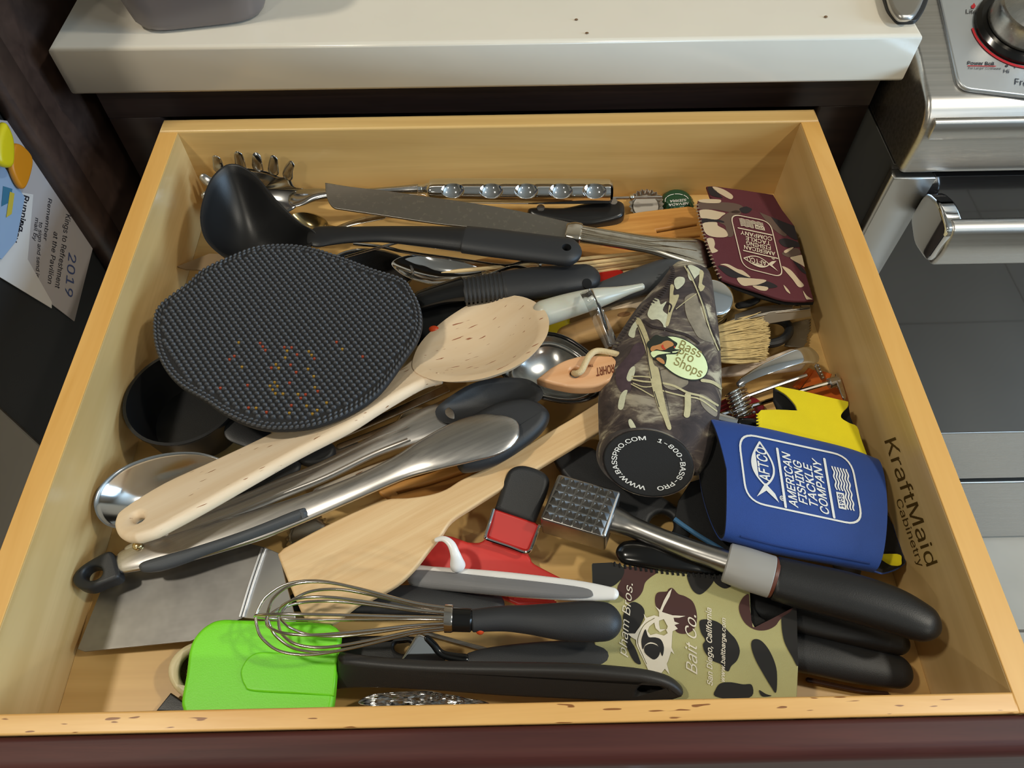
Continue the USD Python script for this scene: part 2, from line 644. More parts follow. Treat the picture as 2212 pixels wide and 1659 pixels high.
def grain(name, dark, light, direction, scale=60.0, stretch=0.06, rough=0.45, mid=None, bump=0.05, flecks=None, lo=0.3, hi=0.7, **kw):
    "wood: noise drawn out along a level direction (degrees from +x)"
    nodes = {
        'g': ('geometry', {}),
        'r': ('mapping', {'rotation': (0, 0, -math.radians(direction))}),
        'm': ('mapping', {'scale': (stretch, 1.0, 1.0)}),
        'n': ('noise_texture', {'scale': scale, 'detail': 5.0, 'roughness': 0.6, 'distortion': 0.6}),
        'c': ('rgb_ramp', {'ramp': [(lo, dark), (hi, light)]}),
        'n2': ('noise_texture', {'scale': scale * 9, 'detail': 2.0}),
        'b': ('bump', {'strength': bump, 'distance': 0.0005}),
        'p': ('principled_bsdf', {'roughness': rough, **kw})}
    links = [('g.position', 'r.vector'), ('r.vector', 'm.vector'), ('m.vector', 'n.vector'), ('m.vector', 'n2.vector'), ('n.fac', 'c.fac'), ('n2.fac', 'b.height'), ('b.normal', 'p.normal')]
    if flecks:
        col, fs, thr = flecks
        nodes['m2'] = ('mapping', {'scale': (0.16, 1.0, 1.0)})
        nodes['fn'] = ('noise_texture', {'scale': fs, 'detail': 1.0})
        nodes['fr'] = ('rgb_ramp', {'ramp': [(thr, (0, 0, 0)), (thr + 0.03, (1, 1, 1))]})
        nodes['mx'] = ('mix_color', {'b': col})
        links += [('r.vector', 'm2.vector'), ('m2.vector', 'fn.vector'), ('fn.fac', 'fr.fac'), ('fr.color', 'mx.fac'), ('c.color', 'mx.a'), ('mx.result', 'p.base_color')]
    else:
        links += [('c.color', 'p.base_color')]
    return mat(name, nodes, links)


def metal(name, col, rough, direction=None, amount=0.12, scale=300.0, spots=None):
    nodes, links = {'p': ('principled_bsdf', {'base_color': col, 'metallic': 1.0, 'roughness': rough})}, []
    nodes['g'] = ('geometry', {})
    if direction is not None:
        nodes['r'] = ('mapping', {'rotation': (0, 0, -math.radians(direction))})
        nodes['m'] = ('mapping', {'scale': (0.02, 1.0, 1.0)})
        nodes['n'] = ('noise_texture', {'scale': scale, 'detail': 3.0})
        nodes['mr'] = ('map_range', {'to_min': rough - amount, 'to_max': rough + amount})
        nodes['b'] = ('bump', {'strength': 0.05, 'distance': 0.0003})
        links += [('g.position', 'r.vector'), ('r.vector', 'm.vector'), ('m.vector', 'n.vector'), ('n.fac', 'mr.value'), ('mr.result', 'p.roughness'), ('n.fac', 'b.height'), ('b.normal', 'p.normal')]
    if spots:
        c2, s2, a, b = spots
        nodes['sn'] = ('noise_texture', {'scale': s2, 'detail': 4.0, 'roughness': 0.65})
        nodes['sr'] = ('rgb_ramp', {'ramp': [(a, col), (b, c2)]})
        links += [('g.position', 'sn.vector'), ('sn.fac', 'sr.fac'), ('sr.color', 'p.base_color')]
    return mat(name, nodes, links)


M = {}
M['maple'] = grain('maple', lin(206, 164, 98), lin(232, 194, 126), 0, 26, 0.05, 0.38, lo=0.35, hi=0.65, coat_weight=0.25, coat_roughness=0.25)
M['maple_side'] = grain('maple_side', lin(206, 172, 112), lin(228, 197, 140), 90, 26, 0.05, 0.38, lo=0.35, hi=0.65, coat_weight=0.25, coat_roughness=0.25)
M['maple_rim'] = grain('maple_rim', lin(214, 158, 84), lin(238, 190, 120), 0, 40, 0.1, 0.35, flecks=(lin(140, 88, 42), 420, 0.70))
M['maple_rim_side'] = grain('maple_rim_side', lin(214, 158, 78), lin(232, 182, 104), 90, 40, 0.1, 0.4)
M['cherry'] = grain('cherry', lin(60, 27, 25), lin(84, 42, 36), 0, 90, 0.05, 0.5, specular_ior_level=0.3)
M['espresso'] = grain('espresso', lin(40, 28, 24), lin(60, 44, 38), 0, 90, 0.05, 0.45)
M['cherry_up'] = grain('cherry_up', lin(52, 38, 33), lin(76, 58, 50), 90, 60, 1.0, 0.45)
M['counter'] = plain('counter', lin(230, 222, 206), 0.22, var=0.035, vscale=9, bump=0.0)
M['counter_speck'] = plain('counter_speck', lin(120, 90, 60), 0.5)
M['steel'] = metal('steel', (0.56, 0.54, 0.51), 0.32, 0, 0.08)
M['steel_up'] = metal('steel_up', (0.56, 0.54, 0.51), 0.36)
M['steel_plate'] = metal('steel_plate', (0.62, 0.65, 0.68), 0.42)
M['chrome'] = metal('chrome', (0.78, 0.79, 0.81), 0.06)
M['silver'] = metal('silver', (0.66, 0.66, 0.66), 0.12)
M['black_gloss'] = plain('black_gloss', lin(18), 0.18)
M['black_plastic'] = plain('black_plastic', lin(26, 26, 27), 0.42, bump=0.06, bscale=1500)
M['black_soft'] = plain('black_soft', lin(40, 41, 43), 0.5, bump=0.1, bscale=1800)
M['grey_soft'] = plain('grey_soft', lin(66, 69, 73), 0.55, bump=0.08, bscale=1800)
M['white_paper'] = plain('white_paper', lin(205, 200, 196), 0.8)

# ------------------------------------------------------------------ the room
RX0, RX1, RY0, RY1 = -2.3, 2.7, -2.7, 1.10
M['wall_paint'] = plain('wall_paint', lin(152, 140, 120), 0.7)
M['ceiling_paint'] = plain('ceiling_paint', lin(205, 200, 190), 0.8)
M['lamp_trim'] = plain('lamp_trim', lin(240, 238, 232), 0.4)
for (x, y, k), where in zip(CANS, ('above the refrigerator side of the drawer', 'above the range', 'behind the refrigerator side of the kitchen', 'across the kitchen from the range')):
    t = Thing('recessed_lamp', 'round recessed ceiling lamp ' + where, 'ceiling lamp', group='recessed ceiling lamps')
    t.part('trim_ring', lathe([(0.072, -0.001), (0.095, -0.001), (0.095, -0.006), (0.088, -0.009), (0.072, -0.009), (0.072, -0.001)], (x, y, CEIL_Z), (0, 0, 1), 32), M['lamp_trim'])
    t.done()
M['floor_tile'] = plain('floor_tile', lin(188, 180, 166), 0.4, var=0.1, vscale=7)
M['grout'] = plain('grout', lin(120, 112, 100), 0.9)


def structure(name, mesh, m, parts=()):
    t = Thing(name, kind='structure')
    t.part(name + '_face' if parts else name, mesh, m)
    for n, me, mm in parts:
        t.part(n, me, mm)
    return t.done()


tiles = []
TS = 0.33
for i in range(-3, 6):
    for j in range(-6, 3):
        x0, y0 = 0.13 + i * TS, -0.08 + j * TS
        if x0 + TS < -1.2 or x0 > 1.7:
            continue
        tiles.append(('tile', box(x0 + 0.002, x0 + TS - 0.002, y0 + 0.002, y0 + TS - 0.002, FLOOR_Z - 0.008, FLOOR_Z, 0.0012), M['floor_tile']))
structure('floor', box(RX0, RX1, RY0, RY1, FLOOR_Z - 0.06, FLOOR_Z - 0.003, 0.001), M['grout'], tiles)
structure('ceiling', box(RX0, RX1, RY0, RY1, CEIL_Z, CEIL_Z + 0.05, 0.001), M['ceiling_paint'])
structure('wall_back', box(RX0, RX1, RY1, RY1 + 0.05, FLOOR_Z, CEIL_Z, 0.001), M['wall_paint'])
structure('wall_left', box(RX0 - 0.05, RX0, RY0, RY1, FLOOR_Z, CEIL_Z, 0.001), M['wall_paint'])
structure('wall_right', box(RX1, RX1 + 0.05, RY0, RY1, FLOOR_Z, CEIL_Z, 0.001), M['wall_paint'])
structure('wall_front', box(RX0, RX1, RY0 - 0.05, RY0, FLOOR_Z, CEIL_Z, 0.001), M['wall_paint'])

# ------------------------------------------------------------------ the drawer
HW, DEP, HGT, TH = 0.26, 0.449, 0.0775, 0.0155
t = Thing('drawer', 'open maple drawer with a dark cherry front, full of kitchen tools', 'drawer', base=(0, DEP / 2, -0.012))
t.part('bottom_panel', box(-HW, HW, 0.0, DEP, -0.012, 0.0, 0.0005), M['maple'])
def rail(x0, x1, y0, y1, m_, name):
    t.part(name, box(x0, x1, y0, y1, -0.02, HGT - 0.0012, 0.0006), m_)
    t.part('edge_banding', box(x0, x1, y0, y1, HGT - 0.0012, HGT, 0.0008), M['maple_rim_side'])
rail(-HW - TH, -HW, -0.010, DEP, M['maple_side'], 'side_panel')
rail(HW, HW + TH, -0.010, DEP, M['maple_side'], 'side_panel')
bk = t.part('back_panel', box(-HW - TH, HW + TH, DEP, DEP + 0.0165, -0.02, HGT + 0.001, 0.0022), M['maple'])
t.part('front_panel', box(-HW - 0.0005, HW + 0.0005, -0.010, 0.0, -0.02, HGT, 0.0012), M['maple_rim'])
prof = [(-0.0102, HGT - 0.0008), (-0.024, HGT - 0.0012), (-0.0285, HGT - 0.006), (-0.0285, -0.075), (-0.0102, -0.075)]
t.part('drawer_front', prism_x(soften(prof, 0.003, 4), -0.305, 0.305, 0.0015), M['cherry'])
pull = t.part('drawer_pull', tube([(-0.02, -0.060, -0.002), (0.078, -0.060, -0.002), (0.176, -0.060, -0.002)], 0.005, 12), M['steel_up'])
for x in (-0.016, 0.077):
    t.part('pull_post', lathe([(0.0001, 0), (0.0055, 0), (0.0055, 0.03), (0.0001, 0.03)], (x, -0.0283, -0.002), (0, -1, 0), 16), M['steel_up'], parent=pull)
wall_print = Plane(0)
wall_print.o, wall_print.n = np.array([HW, 0, 0.0]), np.array([-1.0, 0, 0])
M['burnt_ink'] = plain('burnt_ink', lin(84, 62, 20), 0.6)
v1 = text_px('KraftMaid', (1911, 953), (2003, 1224), (24, -9))
v2 = text_px('Cabinetry', (1936, 1081), (1985, 1226), (12, -5))
t.part('lettering', decal(*v1, wall_print, 0.0003), M['burnt_ink'], smooth=False)
t.part('lettering', decal(*v2, wall_print, 0.0003), M['burnt_ink'], smooth=False)
drawer = t.done()

# ------------------------------------------------------------------ base cabinet and worktop
CY = 0.485
t = Thing('base_cabinet', 'dark cherry base cabinet around the open drawer under the pale worktop', 'cabinet')
t.part('top_rail', box(-0.332, 0.332, CY, CY + 0.02, 0.066, 0.1095, 0.0008), M['espresso'])
t.part('stile', box(-0.332, -0.288, CY, CY + 0.02, -0.66, 0.066, 0.0008), M['espresso'])
t.part('stile', box(0.290, 0.332, CY, CY + 0.02, -0.66, 0.066, 0.0008), M['espresso'])
t.part('middle_rail', box(-0.288, 0.290, CY, CY + 0.02, -0.085, -0.045, 0.0008), M['cherry'])
t.part('side_panel', box(-0.332, -0.316, CY + 0.02, 1.09, -0.66, 0.1095, 0.0008), M['cherry_up'])
t.part('side_panel', box(0.316, 0.332, CY + 0.02, 1.09, -0.66, 0.1095, 0.0008), M['cherry_up'])
for x0, x1 in ((-0.286, -0.001), (0.001, 0.288)):
    t.part('door', box(x0, x1, CY - 0.02, CY - 0.001, -0.65, -0.05, 0.002), M['cherry_up'])
t.part('plinth', box(-0.33, 0.33, CY + 0.06, CY + 0.08, FLOOR_Z, -0.66, 0.0008), M['cherry'])
t.part('inner_panel', box(-0.316, 0.316, 1.07, 1.09, -0.66, 0.1095, 0.0008), M['cherry_up'])
t.done()
t = Thing('worktop', 'cream polished stone worktop above the open drawer', 'worktop')
t.part('slab', box(-0.332, 0.332, 0.4545, 1.0999, 0.110, 0.150, 0.0032), M['counter'])
rs = np.random.default_rng(5)
t.done()


def wall_plane(x):
    p = Plane(0)
    p.o, p.n = np.array([x, 0, 0.0]), np.array([1.0, 0, 0])
    p.e1, p.e2 = np.array([0, 1.0, 0]), np.array([0, 0, 1.0])
    return p


# ------------------------------------------------------------------ left: tall end panel, refrigerator, papers
t = Thing('end_panel', 'dark brown cabinet end panel rising beside the pale worktop at the left', 'cabinet panel')
t.part('panel', box(-0.359, -0.351, 0.431, 1.099, FLOOR_Z, 0.335, 0.0006), M['cherry_up'])
t.part('stile', box(-0.359, -0.344, 0.404, 0.430, FLOOR_Z, 0.335, 0.0015), M['cherry_up'])
t.done()
M['fridge_black'] = plain('fridge_black', lin(15, 14, 13), 0.6, bump=0.1, bscale=900)
t = Thing('refrigerator', 'low black refrigerator with papers hung on its side, left of the drawer', 'refrigerator')
t.part('cabinet', box(-1.25, -0.361, 0.2225, 1.06, -0.70, 0.200, 0.003), M['fridge_black'])
t.part('door', box(-1.25, -0.3615, 0.2192, 0.2220, -0.69, 0.198, 0.001), metal('fridge_steel', (0.40, 0.37, 0.33), 0.5))
t.part('kick_plate', box(-1.24, -0.37, 0.25, 0.27, FLOOR_Z, -0.70, 0.001), M['fridge_black'])
t.done()
M['lilac_paper'] = plain('lilac_paper', lin(170, 163, 162), 0.85)
M['blue_paper'] = plain('blue_paper', lin(142, 166, 196), 0.6)
M['pen_black'] = plain('pen_black', lin(30, 30, 40), 0.7)
M['pen_blue'] = plain('pen_blue', lin(60, 74, 118), 0.7)
M['ink_teal'] = plain('ink_teal', lin(52, 110, 140), 0.7)
M['ink_yellow'] = plain('ink_yellow', lin(190, 170, 60), 0.7)
t = Thing('note_sheet', 'white handwritten sheet dated 2019 hung sideways on the refrigerator', 'paper')
pa = wall_plane(-0.3585)
t.part('sheet', slab([(-60, 250), (30, 263), (48, 262), (61, 268), (207, 511), (161, 694), (116, 660), (-60, 530)], pa, 0.0006, 0.0001), M['lilac_paper'], smooth=False)
ink = merge2(text_px('Kings to Refreshment', (142, 462), (118, 622), (11, 2), slant=0.2), text_px('at the Pavilion', (116, 500), (102, 612), (10, 2), slant=0.2),
             text_px('Remember', (104, 428), (93, 520), (8, 1), slant=0.2), text_px('to sign and send in', (84, 480), (76, 600), (8, 1), slant=0.2), text_px('mail by', (76, 470), (70, 520), (8, 1), slant=0.2))
t.part('lettering', decal(*ink, pa, 0.0003), M['pen_black'], smooth=False)
t.part('lettering', decal(*text_px('2019', (148, 545), (139, 640), (17, 2), slant=0.2), pa, 0.0003), M['pen_blue'], smooth=False)
rs = np.random.default_rng(3)
marks = merge2(*[line_px([(34 + 9.2 * k, 282 + 14.5 * k), (40 + 9.2 * k, 274 + 14.5 * k), (46 + 9.2 * k, 292 + 14.5 * k)], 3.2) for k in range(8)])
t.part('lettering', decal(*marks, pa, 0.0003), M['pen_blue'], smooth=False)
t.done()
t = Thing('note_pad', 'small pale blue notepad with a yellow and blue drawing, on the refrigerator', 'notepad')
pb = wall_plane(-0.3545)
t.part('sheet', slab([(-60, 300), (4, 352), (54, 426), (36, 520), (4, 560), (-60, 516)], pb, 0.0034, 0.0002), M['blue_paper'], smooth=False)
t.part('picture', decal(*poly_px([(6, 402), (26, 408), (22, 436), (2, 446)]), pb, 0.0003), M['ink_teal'], smooth=False)
t.part('picture', decal(*poly_px([(20, 414), (30, 418), (24, 462), (12, 470)]), pb, 0.0005), M['ink_yellow'], smooth=False)
t.done()
t = Thing('note_card', 'lower white card with bold dark lettering under the blue notepad', 'paper')
pc = wall_plane(-0.3575)
t.part('sheet', slab([(40, 415), (72, 420), (60, 560), (112, 652), (112, 666), (-60, 562), (-60, 480)], pc, 0.0006, 0.0001), M['white_paper'], smooth=False)
t.part('lettering', decal(*merge2(text_px('Running', (51, 421), (38, 500), (12, 1), True, 0.2), text_px('Away', (40, 470), (26, 524), (12, 1), True, 0.2)), pc, 0.0003), M['pen_black'], smooth=False)
t.done()
M['clip_yellow'] = plain('clip_yellow', lin(214, 198, 24), 0.4)
M['clip_orange'] = plain('clip_orange', lin(204, 130, 22), 0.45)
t = Thing('magnet_clip', 'yellow and orange fruit shaped magnet clip holding the papers', 'magnet clip')
t.part('clip_front', slab(crom([(15, 264), (2, 300), (3, 348), (22, 362), (34, 352), (33, 300)], 6, True), wall_plane(-0.3415), 0.007, 0.003), M['clip_yellow'])
t.part('clip_back', slab(crom([(34, 312), (28, 356), (40, 392), (54, 408), (66, 386), (73, 345), (56, 318)], 6, True), wall_plane(-0.3488), 0.005, 0.002), M['clip_orange'])
t.done()

# ------------------------------------------------------------------ on the worktop: grey bin
M['bin_grey'] = plain('bin_grey', lin(138, 128, 126), 0.3, transmission_weight=0.35)
M['bin_lip'] = plain('bin_lip', lin(190, 184, 184), 0.4)
def rrect(cx, cy, w, d, r, rot, z, n=6):
    p = soften([(-w / 2, -d / 2), (w / 2, -d / 2), (w / 2, d / 2), (-w / 2, d / 2)], r, n)
    c, s = math.cos(rot), math.sin(rot)
    return np.column_stack([cx + c * p[:, 0] - s * p[:, 1], cy + s * p[:, 0] + c * p[:, 1], np.full(len(p), z)])
brot, bx, by, bz = math.radians(10), -0.236, 0.565, 0.1503
ring = lambda w, d, z: rrect(bx, by, w, d, 0.028, brot, bz + z)
shell = [ring(0.088, 0.168, 0.0), ring(0.098, 0.178, 0.0018), ring(0.103, 0.183, 0.007), ring(0.128, 0.208, 0.095), ring(0.134, 0.214, 0.096), ring(0.134, 0.214, 0.099), ring(0.125, 0.205, 0.099), ring(0.099, 0.179, 0.009), ring(0.086, 0.166, 0.003)]
t = Thing('plastic_bin', 'grey translucent plastic bin standing on the pale worktop', 'plastic bin')
t.part('tub', loft(shell), M['bin_grey'])
t.part('lip', loft([ring(0.1345, 0.2145, 0.0945), ring(0.139, 0.219, 0.0965), ring(0.138, 0.218, 0.1005), ring(0.1345, 0.2145, 0.1005)] + [ring(0.1345, 0.2145, 0.0945)], False), M['bin_lip'])
t.done()
t = Thing('crumb', 'dark crumb on the pale worktop near the range', 'crumb')
t.part('crumb', sphere(P(1784, 36, 0.1507), 0.0012, 1, (1.2, 1, 0.6)), M['counter_speck'])
t.done()
for q, lab in (((1245, 42), 'dark crumb in the middle of the pale worktop'), ((1268, 71), 'dark crumb near the middle of the worktop front edge')):
    t = Thing('crumb', lab, 'crumb')
    t.part('crumb', sphere(P(*q, 0.1507), 0.0010, 1, (1.4, 1, 0.6)), M['counter_speck'])
    t.done()

# ------------------------------------------------------------------ right: the range
XL, YD = 0.338, 0.409
M['oven_glass'] = plain('oven_glass', lin(36, 34, 34), 0.16, coat_weight=0.6, coat_roughness=0.03)
M['enamel_dark'] = plain('enamel_dark', lin(30, 28, 27), 0.4)
M['knob_metal'] = metal('knob_metal', (0.50, 0.48, 0.44), 0.25, 30, 0.08)
M['ink_dark'] = plain('ink_dark', lin(50, 50, 54), 0.6)
M['ink_red'] = plain('ink_red', lin(190, 30, 40), 0.5)
t = Thing('range_cooker', 'stainless steel range with knob panel and dark oven door, right of the drawer', 'range cooker')
t.part('body', box(XL + 0.001, XL + 0.759, YD + 0.012, 1.06, -0.70, 0.0555, 0.001), M['enamel_dark'])
prof = [(YD + 0.001, 0.056), (YD - 0.004, 0.060), (YD - 0.004, 0.095), (0.4085, 0.107), (0.4185, 0.1175), (0.4637, 0.1310), (0.56, 0.157), (1.05, 0.157), (1.05, 0.056)]
t.part('control_panel', prism_x(soften(prof, 0.006, 4), XL, XL + 0.76, 0.004), M['steel'])
t.part('panel_lip', prism_x([(YD - 0.0055, 0.0935), (0.4045, 0.1065), (0.4085, 0.110), (0.412, 0.1075), (0.409, 0.100)], XL + 0.006, XL + 0.754, 0.001), M['steel'])
sl = Plane(0)
sl.n = unit([0, -0.27, 1.0])
sl.o = np.array([0, 0.4637, 0.1310 + 0.0030])
sl.e1, sl.e2 = np.array([1.0, 0, 0]), unit(np.cross(sl.n, [1.0, 0, 0]))
kp = t.part('control_plate', slab(soften([(2004, -120), (2073, 190), (2700, 262), (2700, -120)], 26), sl, 0.004, 0.0015), M['steel_plate'])
kc = sl.at(2208, 60)
def knob(kc, parent):
    k = t.part('knob', lathe([(0.0001, 0.026), (0.021, 0.024), (0.0275, 0.0225), (0.0295, 0.019), (0.0305, 0.006), (0.0001, 0.006)], kc, sl.n, 40), M['knob_metal'], parent=parent)
    g = trimesh.creation.box((0.046, 0.011, 0.012))
    A = np.stack([unit(sl.e1 * 0.75 - sl.e2 * 0.66), unit(sl.e1 * 0.66 + sl.e2 * 0.75), sl.n], 1)
    return k
knob(kc, kp)
t.part('knob_skirt', lathe([(0.0001, 0.0055), (0.0345, 0.0055), (0.0373, 0.003), (0.0377, 0.0), (0.0001, 0.0)], kc, sl.n, 40), M['black_gloss'])
for k in range(1, 4):
    kk = kc + np.array([0.165 * k, 0, 0])
    knob(kk, kp)
    t.part('knob_skirt', lathe([(0.0001, 0.0055), (0.034, 0.0055), (0.0365, 0.003), (0.037, 0.0), (0.0001, 0.0)], kk, sl.n, 32), M['black_gloss'])
ink = merge2(text_px('Lite', (2086, 30), (2109, 31), (0, -9)), text_px('Power Boil', (2089, 140), (2147, 142), (0.6, -7), True), text_px('For Larger Cookware', (2091, 150), (2161, 151), (0.6, -4.5)),
             text_px('Hi', (2167, 158), (2179, 159), (0.5, -8)), text_px('Front', (2191, 183), (2238, 190), (1, -13)),
             poly_px(ellipse(2174, 143, 3.2, 2.4, n=14)), poly_px(ellipse(2192, 146, 1.8, 1.5, n=10)), poly_px(ellipse(2207, 146, 1.8, 1.5, n=10)))
t.part('lettering', decal(*ink, sl, 0.0005), M['ink_dark'], smooth=False)
arc = [kc + 0.0398 * (math.cos(a) * sl.e1 + math.sin(a) * sl.e2) for a in np.radians(np.linspace(180, 262, 16))]
arcpx = [tuple(Q(a)) for a in arc]
red = merge2(line_px(arcpx, 5, 'flat'), line_px([(2090, 143), (2150, 144)], 1.6), poly_px([(2103, 7), (2107, 14), (2104, 19), (2098, 19), (2097, 13), (2101, 11)]))
t.part('lettering', decal(*red, sl, 0.0006), M['ink_red'], smooth=False)
# cooktop flange lapping over the worktop
fl = [(1905, -60), (1925, 12), (1943, 35), (1976, 34), (1990, 12), (2003, -20), (2010, -60)]
t.part('cooktop_gasket', slab(soften([(1892, -60), (1917, 18), (1939, 45), (1982, 44), (2000, 16), (2012, -20), (2020, -60)], 10), 0.1535, 0.0033, 0.0008), M['black_soft'])
t.part('cooktop_flange', slab(soften(fl, 12), 0.160, 0.006, 0.0028), M['steel_up'])
# door
dr = t.part('oven_door', box(XL, XL + 0.035, YD, YD + 0.012, -0.5245, 0.0505, 0.002), M['steel_up'])
t.part('door_stile', box(XL + 0.725, XL + 0.76, YD, YD + 0.012, -0.5245, 0.0505, 0.002), M['steel_up'], parent=dr)
t.part('door_glass', box(XL + 0.0352, XL + 0.7248, YD + 0.001, YD + 0.012, -0.3862, 0.0505, 0.0005), M['oven_glass'], parent=dr)
t.part('door_rail', box(XL + 0.0352, XL + 0.7248, YD, YD + 0.012, -0.5245, -0.3868, 0.002), M['steel'], parent=dr)
hx0, hx1 = 0.374, XL + 0.722
hprof = soften([(0.356, -0.001), (0.353, 0.020), (0.358, 0.041), (0.371, 0.043), (0.374, 0.020), (0.370, -0.003)], 0.006, 5)
hb = t.part('door_handle', prism_x(hprof, hx0, hx1, 0.003), M['steel'], parent=dr)
for x in (hx0 - 0.004, hx1 - 0.012):
    t.part('handle_bracket', prism_x(soften([(0.357, 0.002), (0.357, 0.040), (0.385, 0.044), (YD, 0.036), (YD, 0.006), (0.385, -0.004)], 0.008, 4), x, x + 0.016, 0.003), M['chrome'], parent=dr)
t.part('storage_drawer', box(XL, XL + 0.76, YD, YD + 0.014, -0.757, -0.5405, 0.003), M['steel'])
t.done()

# ------------------------------------------------------------------ contents of the drawer, left half
M['fork_steel'] = metal('fork_steel', (0.50, 0.50, 0.50), 0.16)
M['pale_beech'] = grain('pale_beech', lin(232, 206, 172), lin(244, 224, 196), 26, 70, 0.06, 0.55, flecks=(lin(150, 105, 70), 520, 0.725))
M['bowl_beech'] = grain('bowl_beech', lin(238, 210, 172), lin(247, 224, 192), 26, 45, 0.12, 0.5, flecks=(lin(168, 108, 80), 420, 0.715))
M['oak'] = grain('oak', lin(222, 182, 130), lin(238, 206, 158), 28, 160, 0.045, 0.5)
M['bamboo'] = grain('bamboo', lin(186, 122, 52), lin(216, 156, 80), 12, 120, 0.04, 0.5)
M['brushed'] = metal('brushed', (0.56, 0.54, 0.52), 0.30, 24, 0.1)
M['turner_steel'] = metal('turner_steel', (0.30, 0.29, 0.275), 0.46, 8, 0.06, spots=((0.22, 0.21, 0.20), 22, 0.4, 0.65))
M['worn_steel'] = metal('worn_steel', (0.30, 0.28, 0.25), 0.38, None, 0.1, spots=((0.42, 0.38, 0.32), 210, 0.55, 0.74))
M['old_silver'] = metal('old_silver', (0.66, 0.60, 0.50), 0.24, None, 0.1, spots=((0.42, 0.34, 0.24), 120, 0.5, 0.8))
M['brass'] = metal('brass', (0.62, 0.48, 0.24), 0.2)
M['tan_plastic'] = plain('tan_plastic', lin(176, 150, 118), 0.35, transmission_weight=0.3)

# spaghetti server
t = Thing('spaghetti_server', 'steel spaghetti server with a dimpled chrome handle along the back of the drawer', 'spaghetti server')
tines = [[(474, 374, .047), (470, 350, .056), (466, 336, .063)], [(521, 368, .047), (517, 342, .059), (513, 327, .066)], [(557, 371, .046), (555, 345, .059), (553, 329, .065)],
         [(590, 379, .043), (591, 352, .055), (593, 336, .062)], [(620, 389, .038), (624, 366, .048), (633, 350, .056)], [(460, 399, .041), (444, 387, .044), (433, 377, .047)], [(456, 424, .034), (444, 423, .035), (434, 421, .036)]]
head = crom([(655, 411), (632, 404), (621, 386), (600, 384), (575, 374), (540, 368), (505, 364), (474, 372), (455, 396), (452, 430), (474, 452), (540, 455), (600, 460), (636, 446)], 5, True)
ph = Plane([(500, 364, .049), (650, 411, .030), (474, 452, .026)])
rim = np.array([ph.at(x, y) for x, y in head])
t.part('head', bowl(rim, 0.010, 0.0015, down=-ph.n), M['fork_steel'])
for q in tines:
    t.part('tine', bar([(a, b, c, 27 - 6 * i) for i, (a, b, c) in enumerate(q)], 0.3, 'rr', m=14, n=5, up=(0, -0.6, 0.8)), M['fork_steel'])
t.part('neck', bar([(622, 432, .030, 52, .12), (654, 426, .031, 36, .2), (690, 420, .033, 26, .5), (760, 417, .036, 16, .8), (850, 411, .036, 17, .9), (905, 409, .036, 24, 1)], 0.5, 'rf'), M['fork_steel'])
t.part('collar', bar([(902, 410, .036, 24), (912, 410, .036, 22), (922, 410, .036, 30), (930, 410, .036, 34)], 1.0, 'ff'), M['chrome'])
hb = bar([(927, 410, .036, 34), (945, 411, .036, 48), (1130, 413, .036, 52), (1300, 413, .036, 50), (1322, 413, .036, 46)], 0.8, 'rf', m=40, n=24, power=2.6, endlen=0.5)
hm = to_man(hb)
for x in (975, 1060, 1137, 1213, 1287):
    c = hit(np.array([[x, 405.0]]), hb)[0][0]
    c = c + unit(CAM - c) * 0.0106
    hm = hm - m3.Manifold.sphere(0.0140, 48).translate(tuple(float(v) for v in c))
t.part('handle', from_man(hm), M['chrome'], smooth=40)
t.done()

# ladle
t = Thing('soup_ladle', 'black plastic soup ladle lying across the back left of the drawer', 'ladle')
rimpx = [(496, 359), (521, 363), (553, 386), (585, 427), (616, 458), (645, 482), (672, 497), (680, 512), (664, 528), (620, 541), (570, 552), (525, 556), (496, 552), (474, 541), (452, 518), (442, 493), (439, 461), (446, 424), (458, 392), (476, 370)]
pld = Plane([(496, 359, .071), (496, 552, .059), (680, 512, .061)])
rim = np.array([pld.at(x, y) for x, y in crom(rimpx, 4, True)])
cen = pld.at(520, 470)
t.part('bowl', bowl(rim, 0.034, 0.0025, p=2.6, m=18, centre=cen), M['black_plastic'], smooth=60)
t.part('neck', bar([(664, 513, .0588, 24, .22), (682, 512, .0588, 44, .25), (712, 509, .058, 42, .3), (760, 507, .057, 36, .4), (830, 506, .055, 36, .45), (920, 511, .053, 46, .5), (1004, 517, .052, 56, .5)], 0.45, 'ff'), M['black_plastic'])
g = bar([(1002, 517, .052, 58), (1060, 524, .052, 60), (1150, 535, .052, 60), (1225, 544, .052, 60), (1257, 547, .052, 54)], 0.45, 'fr', m=32, power=2.4)
c = P(1224, 534, .058)
gm = to_man(g) - m3.Manifold.cylinder(0.05, 0.0036, 0.0036, 24).translate((float(c[0]), float(c[1]), 0.03))
t.part('grip', from_man(gm), M['black_soft'])
t.done()

# bench scraper under the ladle
t = Thing('plastic_scraper', 'tan plastic scraper corner sticking out left of the ladle', 'scraper')
t.part('scraper', slab([(382, 575), (452, 547), (600, 552), (600, 590), (400, 581)], 0.022, 0.002, 0.0006), M['tan_plastic'])
t.done()

